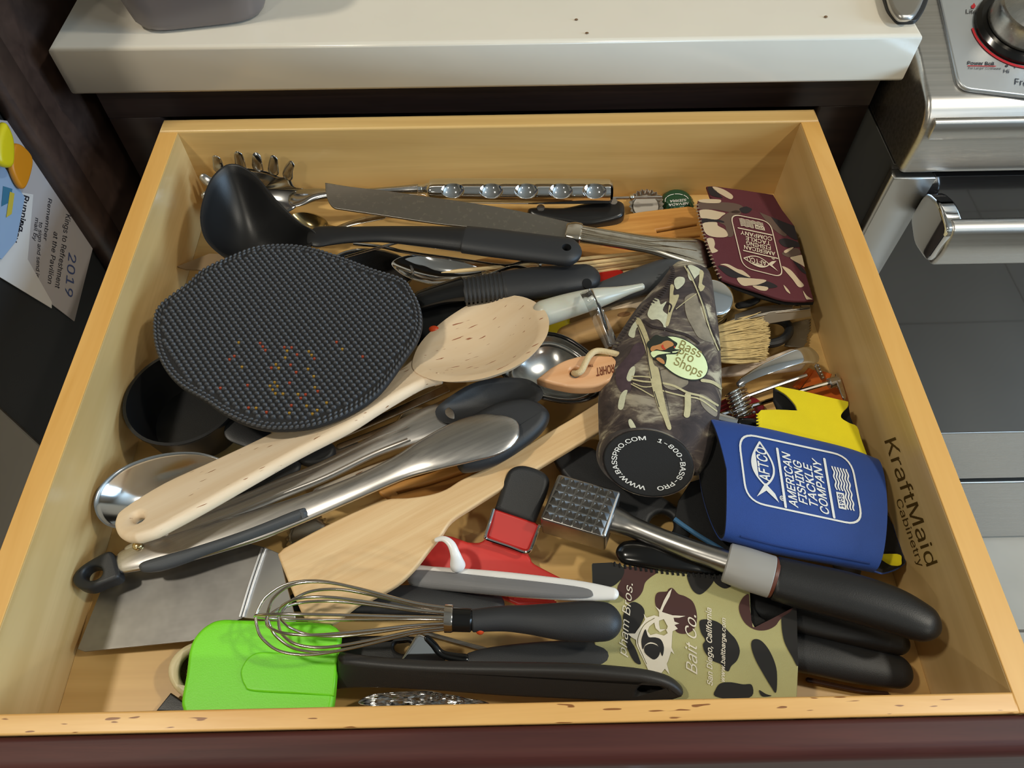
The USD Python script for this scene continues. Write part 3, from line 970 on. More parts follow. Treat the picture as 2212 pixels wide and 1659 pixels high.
# old carving knife
t = Thing('carving_knife', 'old carving knife with a worn spotted blade and silver handle', 'knife')
pk = [(702, 395, .050), (1240, 500, .046), (722, 450, .047)]
blade = crom([(702, 394), (758, 403), (830, 411), (894, 420), (1007, 436), (1100, 451), (1180, 468), (1232, 480)], 4).tolist() + [(1236, 522)] + crom([(1180, 515), (1100, 503), (1011, 490), (939, 482), (826, 465), (745, 453), (720, 448), (708, 432), (703, 412)], 4).tolist()
t.part('blade', slab(blade, pk, 0.0018, 0.0005), M['worn_steel'])
t.part('bolster', bar([(1222, 501, .0465, 34), (1240, 503, .0465, 42), (1256, 505, .0465, 40)], 0.45, 'ff', power=4), M['old_silver'])
t.part('handle', bar([(1252, 505, .0465, 36, .45), (1310, 514, .0455, 34, .42), (1400, 528, .042, 36, .38), (1450, 538, .038, 46, .28), (1500, 547, .033, 62, .2), (1548, 556, .028, 66, .15)], 0.4, 'fr', power=3), M['old_silver'])
for o in (-9, 0, 9):
    t.part('ridge', tube(pxz([(1258, 499 + o, .0515), (1320, 509 + o, .0508), (1400, 524 + o, .0470), (1450, 532 + o * 1.4, .0420), (1505, 541 + o * 2.2, .0362)]), 0.0005, 6), M['old_silver'])
t.done()

# rivetted knife
M['riveted_black'] = plain('riveted_black', lin(30, 28, 26), 0.28)
t = Thing('steak_knife', 'black riveted knife handle under the carving knife by the back wall', 'knife')
hout = crom([(1140, 449), (1160, 444), (1217, 445), (1268, 435), (1318, 428), (1344, 433), (1350, 446), (1344, 466), (1300, 479), (1260, 484), (1215, 478), (1150, 466)], 4, True)
pkn = [(1140, 450, .024), (1345, 440, .027), (1250, 480, .023)]
h_ = t.part('handle', slab(hout, pkn, 0.013, 0.004), M['riveted_black'])
for x, y in ((1168, 449), (1325, 435)):
    pl = Plane(pkn)
    t.part('rivet', lathe([(0.0001, 0.0004), (0.0035, 0.0004), (0.0037, -0.002), (0.0001, -0.002)], pl.at(x, y), pl.n, 16), M['brushed'], parent=h_)
t.part('blade', slab([(830, 436), (1145, 452), (1145, 470), (860, 448)], pkn, 0.0015, 0.0004, lift=-0.006), M['brushed'])
t.done()

# brass spoon and silver fork handle behind the ladle neck
t = Thing('brass_spoon', 'small brass coloured spoon bowl between the ladle and the carving knife', 'spoon')
t.part('bowl', bowl(pxz([(x, y, .030) for x, y in ellipse(668, 478, 40, 17, 14, 32)]), 0.008, 0.001), M['brass'])
t.part('handle', bar([(700, 488, .028, 12), (720, 492, .026, 9), (760, 500, .022, 8)], 0.4), M['brass'])
t.done()
t = Thing('silver_fork', 'silver fork handle showing below the carving knife blade', 'fork')
t.part('handle', bar([(718, 497, .022, 9), (760, 482, .026, 12), (810, 470, .029, 15), (835, 465, .030, 16)], 0.3, 'rr'), M['old_silver'])
t.part('tip', bar([(730, 499, .020, 8), (690, 512, .016, 12)], 0.3, 'rr'), M['old_silver'])
t.done()

# mesh strainer with wire hook
M['dark_mesh'] = plain('dark_mesh', lin(44, 40, 36), 0.5, metal=0.4, bump=0.5, bscale=2400)
t = Thing('mesh_strainer', 'dark wire mesh strainer with hooked wire handle beside the woven pad', 'strainer')
rim = pxz([(x, y, .024) for x, y in ellipse(800, 585, 92, 46, 4, 40)])
t.part('mesh', bowl(rim, 0.016, 0.0008), M['dark_mesh'])
t.part('rim_wire', tube(rim[::2], 0.0012, 8, True, 2), M['fork_steel'])
t.part('wire', tube(pxz([(764, 526, .030), (825, 533, .031), (880, 545, .031), (1000, 562, .032), (1090, 574, .032), (1130, 566, .033), (1160, 566, .033), (1166, 576, .033), (1148, 582, .033), (1110, 576, .033), (1060, 592, .032), (1005, 610, .031), (960, 620, .028)]), 0.0014, 8), M['fork_steel'])
t.part('wire', tube(pxz([(745, 556, .030), (815, 536, .0325), (858, 524, .033)]), 0.0012, 8), M['fork_steel'])
t.done()

# bright spoon
t = Thing('table_spoon', 'bright silver spoon bowl between the woven pad and the ribbed black handle', 'spoon')
sp = crom([(848, 571), (860, 559), (883, 553), (916, 551), (962, 558), (1000, 567), (1035, 579), (1050, 589), (1029, 597), (998, 605), (966, 611), (935, 613), (912, 609), (885, 600), (864, 588)], 4, True)
t.part('bowl', bowl(pxz([(x, y, .029) for x, y in sp]), 0.008, 0.001), M['chrome'], smooth=60)
t.part('handle', bar([(1040, 588, .028, 14), (1100, 600, .026, 9), (1180, 612, .020, 9)], 0.4), M['chrome'])
t.done()

# black measuring cup
t = Thing('measuring_cup', 'round black measuring cup under the woven pad at the left wall', 'measuring cup')
cr_ = pxz([(x, y, .038) for x, y in ellipse(392, 856, 134, 94, 4, 56)])
c = cr_.mean(0)
rad = 0.5 * (np.linalg.norm(cr_[0] - cr_[28]) + np.linalg.norm(cr_[14] - cr_[42])) / 2
c = np.array([max(c[0], -HW + rad + 0.003), c[1], 0])
t.part('cup', lathe([(0.0001, 0.002), (rad * .80, 0.002), (rad * .86, 0.006), (rad * .97, 0.0355), (rad, 0.037), (rad, 0.039), (rad - .0022, 0.039), (rad * .93, 0.035), (rad * .83, 0.010), (rad * .78, 0.005), (0.0001, 0.005)], c, (0, 0, 1), 56), M['black_plastic'], smooth=50)
t.part('handle', bar([(490, 915, .033, 70, .12), (560, 950, .028, 52, .16), (640, 985, .024, 46, .18)], 0.15, 'rr'), M['black_plastic'])
t.done()

# silver serving spoon
pss = Plane([(208, 1080, .037), (480, 1000, .025), (380, 1125, .0235)])
t = Thing('serving_spoon', 'shiny steel serving spoon by the left wall under the wooden spoon', 'spoon')
sp = crom([(471, 992), (425, 980), (371, 981), (317, 992), (263, 1014), (223, 1047), (208, 1078), (209, 1100), (220, 1121), (245, 1136), (300, 1140), (380, 1122), (450, 1085), (500, 1040), (505, 1010)], 4, True)
t.part('bowl', bowl(np.clip(np.array([pss.at(x, y) for x, y in sp]), [-0.2575, 0.002, 0], [0.26, 0.447, 1]), 0.017, 0.0012, p=2.0, m=20), M['silver'], smooth=60)
t.part('handle', bar([(496, 1024, .020, 34, .2), (540, 1012, .018, 22, .4), (640, 990, .016, 20, .5)], 0.3), M['silver'])
t.done()

# black handle ending in a hanging loop
t = Thing('loop_utensil', 'black utensil handle with a round hanging loop under the wooden spoon', 'utensil')
t.part('shaft', bar([(470, 1078, .020, 50), (560, 1034, .024, 50), (650, 996, .027, 48)], 0.4, 'rr'), M['black_soft'])
pl = Plane(0.031)
ring_ = crom([(640, 988), (668, 962), (706, 950), (722, 962), (719, 980), (698, 996), (664, 1001)], 5, True)
t.part('loop', slab(ring_, pl, 0.008, 0.003, holes=[ellipse(688, 973, 17, 10, -20, 20)]), M['black_soft'])
t.done()

# bent steel handles under the wooden spoon
t = Thing('steel_skimmer', 'steel tool with two flat bronze toned bars under the wooden spoon', 'skimmer')
t.part('bar', bar([(712, 950, .018, 16), (840, 896, .020, 17), (968, 838, .022, 18)], 0.25, 'ff', power=4), M['old_silver'])
t.part('bar', bar([(728, 966, .018, 11), (850, 918, .020, 11), (975, 862, .022, 12)], 0.3, 'ff', power=4), M['old_silver'])
t.part('tip', slab([(718, 968), (768, 948), (776, 958), (745, 975), (722, 985)], 0.017, 0.001, 0.0003), M['brushed'])
t.done()

# tongs
t = Thing('tongs', 'steel locking tongs with black rubber tips lying diagonally across the drawer', 'tongs')
a1 = [(246, 1219, .026, 44, .35), (300, 1203, .028, 58, .33), (389, 1183, .030, 66, .30), (470, 1160, .032, 68, .30), (560, 1133, .034, 66, .30), (650, 1101, .037, 58, .32), (765, 1055, .042, 50, .35), (860, 1012, .046, 54, .33), (930, 980, .050, 76, .25), (1010, 950, .052, 96, .2), (1075, 934, .053, 88, .2), (1118, 912, .053, 40, .3)]
arm1 = t.part('arm', bar(a1, 0.35, 'rr', m=32, n=8, power=2.3), M['brushed'], smooth=50)
silo = [(977, 907), (1013, 888), (1067, 860), (1121, 849), (1157, 853), (1184, 871), (1190, 888), (1181, 910), (1162, 931), (1135, 952), (1100, 975), (1060, 995), (1015, 1006), (990, 1000), (975, 950)]
pt = [(1000, 940, .054), (1180, 880, .054), (1100, 970, .052)]
t.part('rubber_tip', slab(crom(silo, 5, True), pt, 0.014, 0.0066, lift=-0.004), M['black_soft'], parent=arm1)
grip = crom([(294, 1228), (296, 1217), (318, 1207), (420, 1178), (534, 1140), (640, 1098), (656, 1100), (659, 1110), (650, 1120), (534, 1165), (440, 1198), (353, 1229), (306, 1236)], 5, True)
pg = Plane([(300, 1225, .0355), (650, 1110, .0445), (460, 1185, .0385)])
t.part('grip_pad', slab(grip, pg, 0.009, 0.003, lift=-0.0018), M['grey_soft'], parent=arm1)
a2 = [(268, 1191, .028, 18, .4), (320, 1170, .029, 28, .35), (420, 1128, .030, 40, .26), (520, 1092, .031, 44, .26), (600, 1059, .032, 46, .26), (700, 1018, .034, 44, .26), (800, 968, .037, 45, .26), (880, 932, .040, 62, .22), (935, 910, .042, 70, .18), (980, 890, .0435, 52, .16)]
arm2 = t.part('arm', bar(a2, 0.3, 'rr', m=28, n=8, power=2.3), M['brushed'], smooth=50)
for o in (-13, 13):
    t.part('arm_edge', tube(pxz([(420, 1124 + o, .0345), (520, 1088 + o, .0355), (600, 1054 + o, .0368), (700, 1014 + o, .039), (800, 966 + o, .042), (880, 934 + o, .045)]), 0.0007, 6), M['brushed'], parent=arm2)
s2 = crom([(952, 880), (1013, 839), (1067, 825), (1121, 822), (1150, 832), (1164, 850), (1150, 868), (1090, 880), (1010, 905), (965, 908)], 5, True)
t.part('rubber_tip', bowl(pxz([(x, y, .046) for x, y in s2]), 0.008, 0.003), M['black_soft'], parent=arm2)
t.part('rivet', sphere(P(297, 1178, .032), 0.0032, 2, (1, 1, 0.6)), M['brass'])
capo = crom([(238, 1190), (205, 1202), (170, 1225), (155, 1250), (165, 1267), (190, 1272), (219, 1261), (254, 1246), (252, 1222)], 5, True)
t.part('hanging_cap', slab(capo, 0.030, 0.011, 0.0022, holes=[ellipse(199, 1237, 21, 15, -15, 24)]), M['black_soft'])
t.done()

# wooden spoon
t = Thing('wooden_spoon', 'pale wooden spoon on top of the pile, handle towards the left wall', 'wooden spoon')
ps = Plane([(300, 1110, .050), (900, 800, .054), (1150, 700, .064)])
brim = [(915, 755), (931, 730), (953, 709), (980, 687), (1018, 663), (1056, 648), (1090, 646), (1121, 650), (1148, 664), (1165, 686), (1168, 708), (1162, 730), (1142, 757), (1108, 783), (1067, 800), (1026, 810), (972, 813), (930, 804), (908, 786)]
rim = np.array([ps.at(*q) for q in crom(brim, 4, True)])
t.part('bowl', bowl(rim, 0.011, 0.006, p=1.8, m=16, down=-ps.n), M['bowl_beech'], smooth=60)
hand = crom([(920, 745), (890, 770), (850, 802), (769, 846), (650, 896), (570, 938), (462, 989), (353, 1039), (263, 1095), (244, 1120), (247, 1143), (263, 1155), (290, 1157)], 4).tolist() + crom([(328, 1145), (422, 1095), (531, 1033), (639, 972), (749, 916), (819, 872), (898, 826), (930, 814), (952, 809)], 4).tolist() + [(940, 805), (924, 796), (913, 785), (914, 768)]
t.part('handle', slab(hand, ps, 0.0085, 0.0036, holes=[ellipse(295, 1115, 13, 10, -20, 20)], lift=-0.0005), M['pale_beech'])
t.done()

# woven pad
M['weave'] = plain('weave', lin(66, 67, 70), 0.42, bump=0.1, bscale=1500)
M['weave_base'] = plain('weave_base', lin(24, 24, 26), 0.7)
M['thread_red'] = plain('thread_red', lin(170, 66, 36), 0.6)
M['thread_gold'] = plain('thread_gold', lin(170, 130, 40), 0.6)
t = Thing('woven_pad', 'oval black woven rubber jar gripper pad lying on the pile', 'gripper pad')
padpx = [(330, 690), (342, 660), (370, 636), (404, 611), (436, 582), (490, 556), (553, 532), (616, 527), (673, 534), (743, 556), (806, 580), (870, 601), (893, 629), (908, 661), (912, 699), (902, 734), (878, 770), (823, 844), (769, 884), (715, 909), (661, 924), (588, 928), (534, 917), (480, 892), (444, 867), (389, 834), (353, 794), (333, 745)]
pp = Plane([(400, 640, .064), (880, 640, .066), (600, 915, .0655)])
po = crom(padpx, 5, True)
t.part('base', slab(po, pp, 0.005, 0.002), M['weave_base'])
poly = sg.Polygon(pp.to2(np.array([pp.at(*q) for q in po])))
inner = poly.buffer(-0.0065)
rs = np.random.default_rng(11)
def bump_mesh(u, v, a, b, h, rot, n=8):
    th = np.linspace(0, 2 * math.pi, n, endpoint=False) + math.pi / n
    rows = [(1.0, 0.0), (0.86, 0.55), (0.45, 0.92)]
    V, c, s = [], math.cos(rot), math.sin(rot)
    for r, z in rows:
        x, y = a * r * np.sign(np.cos(th)) * np.abs(np.cos(th)) ** 0.7, b * r * np.sign(np.sin(th)) * np.abs(np.sin(th)) ** 0.7
        V.append(np.column_stack([u + c * x - s * y, v + s * x + c * y, np.full(n, h * z)]))
    V = np.vstack(V + [[[u, v, h]]])
    F = []
    for k in range(2):
        i = np.arange(n)
        j = (i + 1) % n
        F += [np.stack([k * n + i, k * n + j, k * n + n + j], -1), np.stack([k * n + i, k * n + n + j, k * n + n + i], -1)]
    i = np.arange(n)
    F.append(np.stack([2 * n + i, 2 * n + (i + 1) % n, np.full(n, 3 * n)], -1))
    return V, np.vstack(F)
def bumps(items):
    V, F, b = [], [], 0
    for it in items:
        v, f = bump_mesh(*it)
        V.append(v)
        F.append(f + b)
        b += len(v)
    V, F = np.vstack(V), np.vstack(F)
    return trimesh.Trimesh(pp.to3(V[:, :2], V[:, 2] - 0.0002), F, process=False)
du, dv = 0.0050, 0.0029
items, threads = [], ([], [])
bnd = inner.bounds
rot = math.radians(-4)
for r, v in enumerate(np.arange(bnd[1] - 0.02, bnd[3] + 0.02, dv)):
    for u in np.arange(bnd[0] - 0.02, bnd[2] + 0.02, du):
        uu = u + (du / 2 if r % 2 else 0)
        x, y = uu * math.cos(rot) - v * math.sin(rot), uu * math.sin(rot) + v * math.cos(rot)
        if inner.contains(sg.Point(x, y)):
            items.append((x, y, 0.00205, 0.00165, 0.0023 + 0.0003 * rs.random(), rot + 0.06 * rs.standard_normal()))
            q = Q(pp.to3(np.array([x, y])))
            if (abs(q[0] - 620) < 60 and abs(q[1] - 825) < 80 and rs.random() < 0.2) or (q[1] > 740 and rs.random() < 0.03):
                threads[rs.random() < 0.45].append((x + du / 2, y, 0.0015, 0.0009, 0.0021, rot))
t.part('weave', bumps(items), M['weave'], smooth=50, kind='stuff')
edge = []
for off, n_ in ((-0.0016, 150), (-0.0042, 140)):
    ln = poly.buffer(off).exterior
    for k in range(n_):
        p_ = ln.interpolate(k / n_, True)
        p2 = ln.interpolate((k + 0.3) / n_, True)
        edge.append((p_.x, p_.y, 0.0019, 0.0011, 0.0017, math.atan2(p2.y - p_.y, p2.x - p_.x) + 0.5))
t.part('edge_braid', bumps(edge), M['weave'], smooth=50, kind='stuff')
for k, nm in ((0, 'thread_red'), (1, 'thread_gold')):
    t.part('coloured_thread', bumps(threads[k]), M[nm], smooth=50, kind='stuff', label='red threads in the weave' if k == 0 else 'gold threads in the weave')
t.done()

# ------------------------------------------------------------------ front left: turner, spatulas, whisk, peeler, clip
M['turner_neck'] = metal('turner_neck', (0.80, 0.82, 0.85), 0.40)
t = Thing('metal_turner', 'wide steel turner lying flat at the front left of the drawer', 'turner')
pt = Plane([(175, 1400, .010), (574, 1183, .016), (523, 1331, .016)])
t.part('blade', slab([(167, 1402), (219, 1272), (255, 1205), (530, 1172), (572, 1182), (548, 1258), (526, 1334), (411, 1385), (183, 1408)], pt, 0.0012, 0.0004), M['turner_steel'])
t.part('neck', slab([(572, 1182), (603, 1195), (618, 1262), (634, 1322), (640, 1345), (524, 1334), (548, 1258)], Plane([(572, 1182, .016), (524, 1334, .016), (640, 1300, .030)]), 0.0014, 0.0004), M['turner_neck'])
for o in (0, 7):
    t.part('crease', tube(pxz([(573 - o, 1184, .0168), (547 - o, 1260, .0168), (525 - o, 1333, .0168)]), 0.0008, 6), M['turner_neck'])
t.part('handle', bar([(620, 1300, .018, 40, .3), (720, 1300, .016, 46, .4), (860, 1296, .014, 64, .4), (980, 1298, .014, 66, .4), (1090, 1312, .014, 60, .4)], 0.4, 'rr'), M['black_soft'])
t.done()

t = Thing('wooden_spatula', 'flat wooden spatula with a wide blade in the middle of the drawer', 'wooden spatula')
ps = Plane([(610, 1200, .028), (720, 1340, .031), (1290, 880, .034)])
sp = crom([(612, 1183), (694, 1139), (788, 1094), (835, 1077), (882, 1074), (929, 1067), (964, 1055), (1000, 1033), (1070, 1000), (1120, 972), (1180, 935), (1240, 900), (1300, 862)], 4).tolist() + [(1345, 880), (1300, 928)] + crom([(1200, 988), (1120, 1036), (1082, 1056), (1023, 1093), (976, 1124), (953, 1156), (929, 1185), (895, 1228), (857, 1263), (800, 1294), (769, 1308), (729, 1340), (715, 1347)], 4).tolist() + crom([(664, 1342), (652, 1326), (630, 1276), (606, 1216), (599, 1196)], 4).tolist()
t.part('body', slab(sp, ps, 0.0052, 0.0016), M['oak'])
t.done()

# whisk
M['wire_steel'] = metal('wire_steel', (0.62, 0.58, 0.54), 0.16)
t = Thing('balloon_whisk', 'small balloon whisk with steel wires and a black handle over the green spatula', 'whisk')
A, B = P(971, 1336, 0.060), P(552, 1332, 0.060)
ax = unit(B - A)
L = np.linalg.norm(B - A)
s1 = unit(np.cross(ax, [0, 0, 1.0]))
s2 = np.cross(s1, ax)
prof = crom([(0.0, 0.0055), (0.2, 0.0085), (0.45, 0.0150), (0.68, 0.0195), (0.85, 0.0180), (0.95, 0.0115), (0.985, 0.0055), (1.0, 0.0)], 3)
for k in range(6):
    a = math.radians(12 + 30 * k)
    d = math.cos(a) * s1 + math.sin(a) * s2
    ln = L * (1 - 0.06 * (k % 3))
    wob = 1 + 0.06 * math.sin(2.1 * k)
    up_ = [A + ax * ln * u + d * r * wob for u, r in prof]
    dn_ = [A + ax * ln * u - d * r * wob for u, r in prof[:-1]][::-1]
    t.part('wire', tube(up_ + dn_, 0.00085, 7, n=2), M['wire_steel'], smooth=60)
t.part('ferrule', lathe([(0.0001, -0.001), (0.0072, -0.001), (0.0076, 0.0), (0.0076, 0.0035), (0.0001, 0.0035)], A + ax * -0.001, ax, 28), M['wire_steel'])
t.part('collar', bar([(974, 1338, .060, 54), (1020, 1340, .060, 52)], 0.9, 'ff'), M['black_gloss'])
t.part('handle', bar([(1018, 1341, .060, 50), (1085, 1336, .059, 56), (1140, 1338, .058, 64), (1211, 1342, .057, 82), (1275, 1342, .056, 90), (1343, 1343, .054, 78)], 0.8, 'fr', m=32), M['black_soft'])
t.part('button', sphere(P(1037, 1359, .0585), 0.0034, 2, (0.8, 0.9, 0.9)), plain('button_orange', lin(200, 70, 30), 0.4))
t.done()

# green spatula
M['lime'] = plain('lime', lin(126, 232, 38), 0.42, bump=0.05, bscale=1200)
t = Thing('silicone_spatula', 'bright green silicone spatula with a black handle at the front', 'spatula')
pg = Plane([(400, 1450, .031), (730, 1350, .034), (730, 1500, .034)])
go = crom([(664, 1341), (534, 1338), (476, 1337), (444, 1350), (420, 1374), (407, 1404), (400, 1457), (390, 1512), (393, 1533), (400, 1549)], 5).tolist() + [(560, 1546), (718, 1538)] + crom([(718, 1526), (722, 1501), (729, 1418), (735, 1374), (727, 1356), (711, 1346)], 4).tolist()
t.part('blade', slab(go, pg, 0.007, 0.0026), M['lime'])
so = [(729, 1419)] + crom([(650, 1414), (570, 1409), (541, 1418), (525, 1439), (521, 1458), (529, 1482), (548, 1494), (650, 1500)], 5).tolist() + [(722, 1504)]
t.part('raised_socket', slab(so, pg, 0.003, 0.0011, lift=0.0013), M['lime'])
ph = Plane([(730, 1450, .0335), (1100, 1480, .037), (1470, 1500, .043)])
hole = crom([(1377, 1497), (1383, 1488), (1398, 1483), (1420, 1486), (1434, 1498), (1432, 1510), (1400, 1512), (1380, 1508)], 3, True)
ho = crom([(727, 1424), (800, 1434), (927, 1443), (1085, 1446), (1243, 1449), (1338, 1456), (1401, 1464), (1449, 1478), (1476, 1500), (1474, 1510)], 4).tolist() + crom([(1440, 1521), (1380, 1524), (1250, 1516), (1085, 1508), (927, 1496), (800, 1490), (723, 1494)], 4).tolist()
t.part('handle', slab(ho, ph, 0.008, 0.003, holes=[hole]), plain('handle_charcoal', lin(50, 48, 46), 0.45, bump=0.08, bscale=1800))
t.done()

# strainer cream ring and a black corner under the green spatula
M['cream_plastic'] = plain('cream_plastic', lin(226, 212, 170), 0.4)
t = Thing('tea_strainer', 'round tea strainer with a cream rim under the green spatula', 'strainer')
pr = Plane(0.020)
t.part('rim', slab(ellipse(462, 1450, 102, 72, 0, 48), pr, 0.006, 0.0025, holes=[ellipse(462, 1450, 78, 55, 0, 48)]), M['cream_plastic'])
t.part('mesh', bowl(pxz([(x, y, .016) for x, y in ellipse(462, 1450, 82, 58, 0, 40)]), 0.009, 0.0006), plain('gold_mesh', lin(96, 80, 30), 0.4, metal=0.6, bump=0.6, bscale=2200))
t.done()
t = Thing('black_flap', 'black pointed plastic corner on the drawer bottom beside the cream ring', 'plastic piece')
t.part('flap', slab([(336, 1536), (368, 1496), (400, 1518), (440, 1536)], 0.009, 0.004, 0.001), M['black_plastic'])
t.done()
# foil
t = Thing('foil', 'crumpled piece of silver foil at the front edge under the green spatula handle', 'foil')
fo = crom([(780, 1524), (800, 1503), (850, 1497), (925, 1494), (975, 1503), (1040, 1515), (1050, 1526), (900, 1532)], 5, True)
fm = slab(fo, 0.013, 0.0012, 0.0004)
fm = trimesh.Trimesh(*trimesh.remesh.subdivide_to_size(fm.vertices, fm.faces, 0.004, max_iter=12), process=False)
v = np.asarray(fm.vertices)
fm = trimesh.Trimesh(v + np.array([0, 0, 1.0]) * ((meshkit.noise(v * 130) * 0.004 + meshkit.noise(v * 320 + 7) * 0.0015)[:, None]), fm.faces, process=False)
t.part('sheet', fm, M['silver'], smooth=False)
t.done()

# peeler with the black neck, and slotted black tool under the whisk
t = Thing('slotted_tool', 'flat black handle with an oval slot under the whisk', 'utensil')
t.part('handle', slab(crom([(700, 1385), (800, 1372), (900, 1374), (925, 1388), (905, 1440), (850, 1470), (700, 1462)], 5, True), 0.012, 0.006, 0.002, holes=[ellipse(871, 1397, 21, 14, 5, 22)]), M['black_plastic'])
t.done()
t = Thing('vegetable_peeler', 'swivel peeler with a shiny steel head and thick black handle at the front', 'peeler')
h_ = crom([(901, 1372), (915, 1374), (930, 1384), (945, 1402), (962, 1424), (955, 1444), (910, 1448), (860, 1446), (858, 1436), (870, 1420), (886, 1394)], 4, True)
t.part('head', slab(h_, Plane([(900, 1372, .034), (960, 1430, .026), (860, 1440, .028)]), 0.003, 0.0012), M['chrome'])
t.part('neck', bar([(918, 1374, .034, 14), (936, 1392, .031, 16), (958, 1414, .028, 18), (1015, 1426, .027, 26)], 0.6, 'rr'), M['black_gloss'])
t.part('handle', bar([(1004, 1430, .026, 34, .5), (1060, 1424, .026, 52, .5), (1180, 1418, .026, 66, .5), (1290, 1420, .026, 70, .5), (1374, 1426, .025, 58, .5)], 0.5, 'rr', m=28, power=2.3, endlen=0.6), M['black_soft'])
t.done()
t = Thing('skewer_rod', 'thin steel rod on the drawer bottom beside the peeler neck', 'skewer')
t.part('rod', tube(pxz([(905, 1364, .006), (1053, 1405, .006), (1120, 1424, .006)]), 0.0016, 8), M['brushed'])
t.done()

# red bag clip
M['red_plastic'] = plain('red_plastic', lin(214, 62, 56), 0.32)
M['red_gloss'] = plain('red_gloss', lin(206, 44, 40), 0.4)
t = Thing('bag_clip', 'large red bag clip with a black grip and a wire loop', 'bag clip')
pb = Plane([(960, 1160, .012), (1210, 1250, .012), (1100, 1300, .008)])
bo = [(935, 1160), (952, 1154), (977, 1158)] + crom([(1010, 1170), (1034, 1171), (1050, 1162)], 3).tolist() + crom([(1140, 1194), (1146, 1205), (1155, 1218), (1211, 1247)], 3).tolist() + [(1220, 1256), (1186, 1304), (1120, 1308), (1010, 1262), (905, 1240), (905, 1205)]
t.part('jaw', slab(bo, pb, 0.006, 0.002), M['red_plastic'])
for k in range(4):
    t.part('jaw_rib', tube(pxz([(1075 + 12 * k, 1278 + 5 * k, .012), (1190 + 4 * k, 1290 + 4 * k, .012)]), 0.0010, 6), M['red_plastic'])
pc = Plane([(1123, 1003, .038), (1066, 1101, .030), (1154, 1130, .030)])
gr = crom([(1066, 1101), (1080, 1060), (1092, 1024), (1106, 1008), (1128, 1003), (1155, 1009), (1175, 1019), (1186, 1036), (1181, 1062), (1168, 1095)], 4).tolist() + [(1154, 1131)]
g_ = t.part('grip', slab(gr, pc, 0.010, 0.004), M['black_soft'])
thumb = crom([(1090, 1055), (1100, 1030), (1125, 1022), (1158, 1034), (1160, 1062), (1146, 1088), (1110, 1084)], 5, True)
t.part('grip_front', slab([(1065, 1100), (1154, 1130), (1163, 1136), (1143, 1188), (1136, 1190), (1050, 1163)], Plane([(1066, 1101, .0305), (1154, 1130, .0305), (1100, 1180, .020)]), 0.004, 0.0012), M['red_gloss'])
lp = [(1067, 1099, .0315), (1058, 1130, .028), (1049, 1159, .0235), (1056, 1165, .022), (1100, 1180, .021), (1132, 1192, .021), (1143, 1190, .022), (1149, 1180, .0235), (1158, 1155, .027), (1166, 1134, .0305)]
t.part('wire_loop', tube(pxz(lp), 0.0012, 8), M['chrome'])
t.done()

# white and grey peeler
M['white_plastic'] = plain('white_plastic', lin(246, 244, 240), 0.28)
M['mid_grey'] = plain('mid_grey', lin(122, 122, 124), 0.5, bump=0.05, bscale=1500)
t = Thing('fruit_peeler', 'white and grey plastic handled tool with a curved thumb hook over the red clip', 'peeler')
bp = [(880, 1241, .0135, 46, .5), (939, 1248, .016, 48, .5), (1053, 1258, .024, 52, .5), (1160, 1268, .030, 50, .5), (1259, 1277, .034, 42, .5), (1337, 1284, .037, 24, .7)]
t.part('handle', bar(bp, 0.5, 'rr', m=32, power=2.6), M['white_plastic'])
gi = crom([(862, 1250), (895, 1233), (960, 1236), (1053, 1246), (1160, 1257), (1259, 1270), (1280, 1281), (1268, 1291), (1180, 1290), (1053, 1282), (939, 1271), (880, 1264)], 4, True)
gp = Plane([(900, 1250, .0195), (1259, 1280, .0385), (1053, 1272, .0275)])
t.part('grip_inlay', decal(*poly_px(gi), t.parts[0][1], 0.0007, 7), M['mid_grey'], smooth=60)
t.part('thumb_hook', bar([(938, 1167, .034, 9), (958, 1164, .036, 13), (974, 1175, .036, 18), (983, 1196, .034, 22), (988, 1218, .028, 34), (992, 1232, .023, 52)], 0.7, 'rr', m=20), M['white_plastic'])
t.done()

# ------------------------------------------------------------------ right half
M['bamboo_turner'] = grain('bamboo_turner', lin(186, 124, 56), lin(222, 164, 88), 10, 130, 0.03, 0.45)
M['skewer_wood'] = grain('skewer_wood', lin(216, 180, 120), lin(236, 204, 150), 8, 200, 0.05, 0.6)

# rods and bottle caps along the back wall
t = Thing('steel_skewer', 'thin steel skewer with a bead lying beside the bottle caps at the back', 'skewer')
t.part('rod', tube(pxz([(1300, 429, .016), (1365, 427, .016), (1430, 426, .016)]), 0.0014, 8), M['brushed'])
t.part('bead', sphere(P(1365, 427, .016), 0.003, 2), M['chrome'])
t.done()


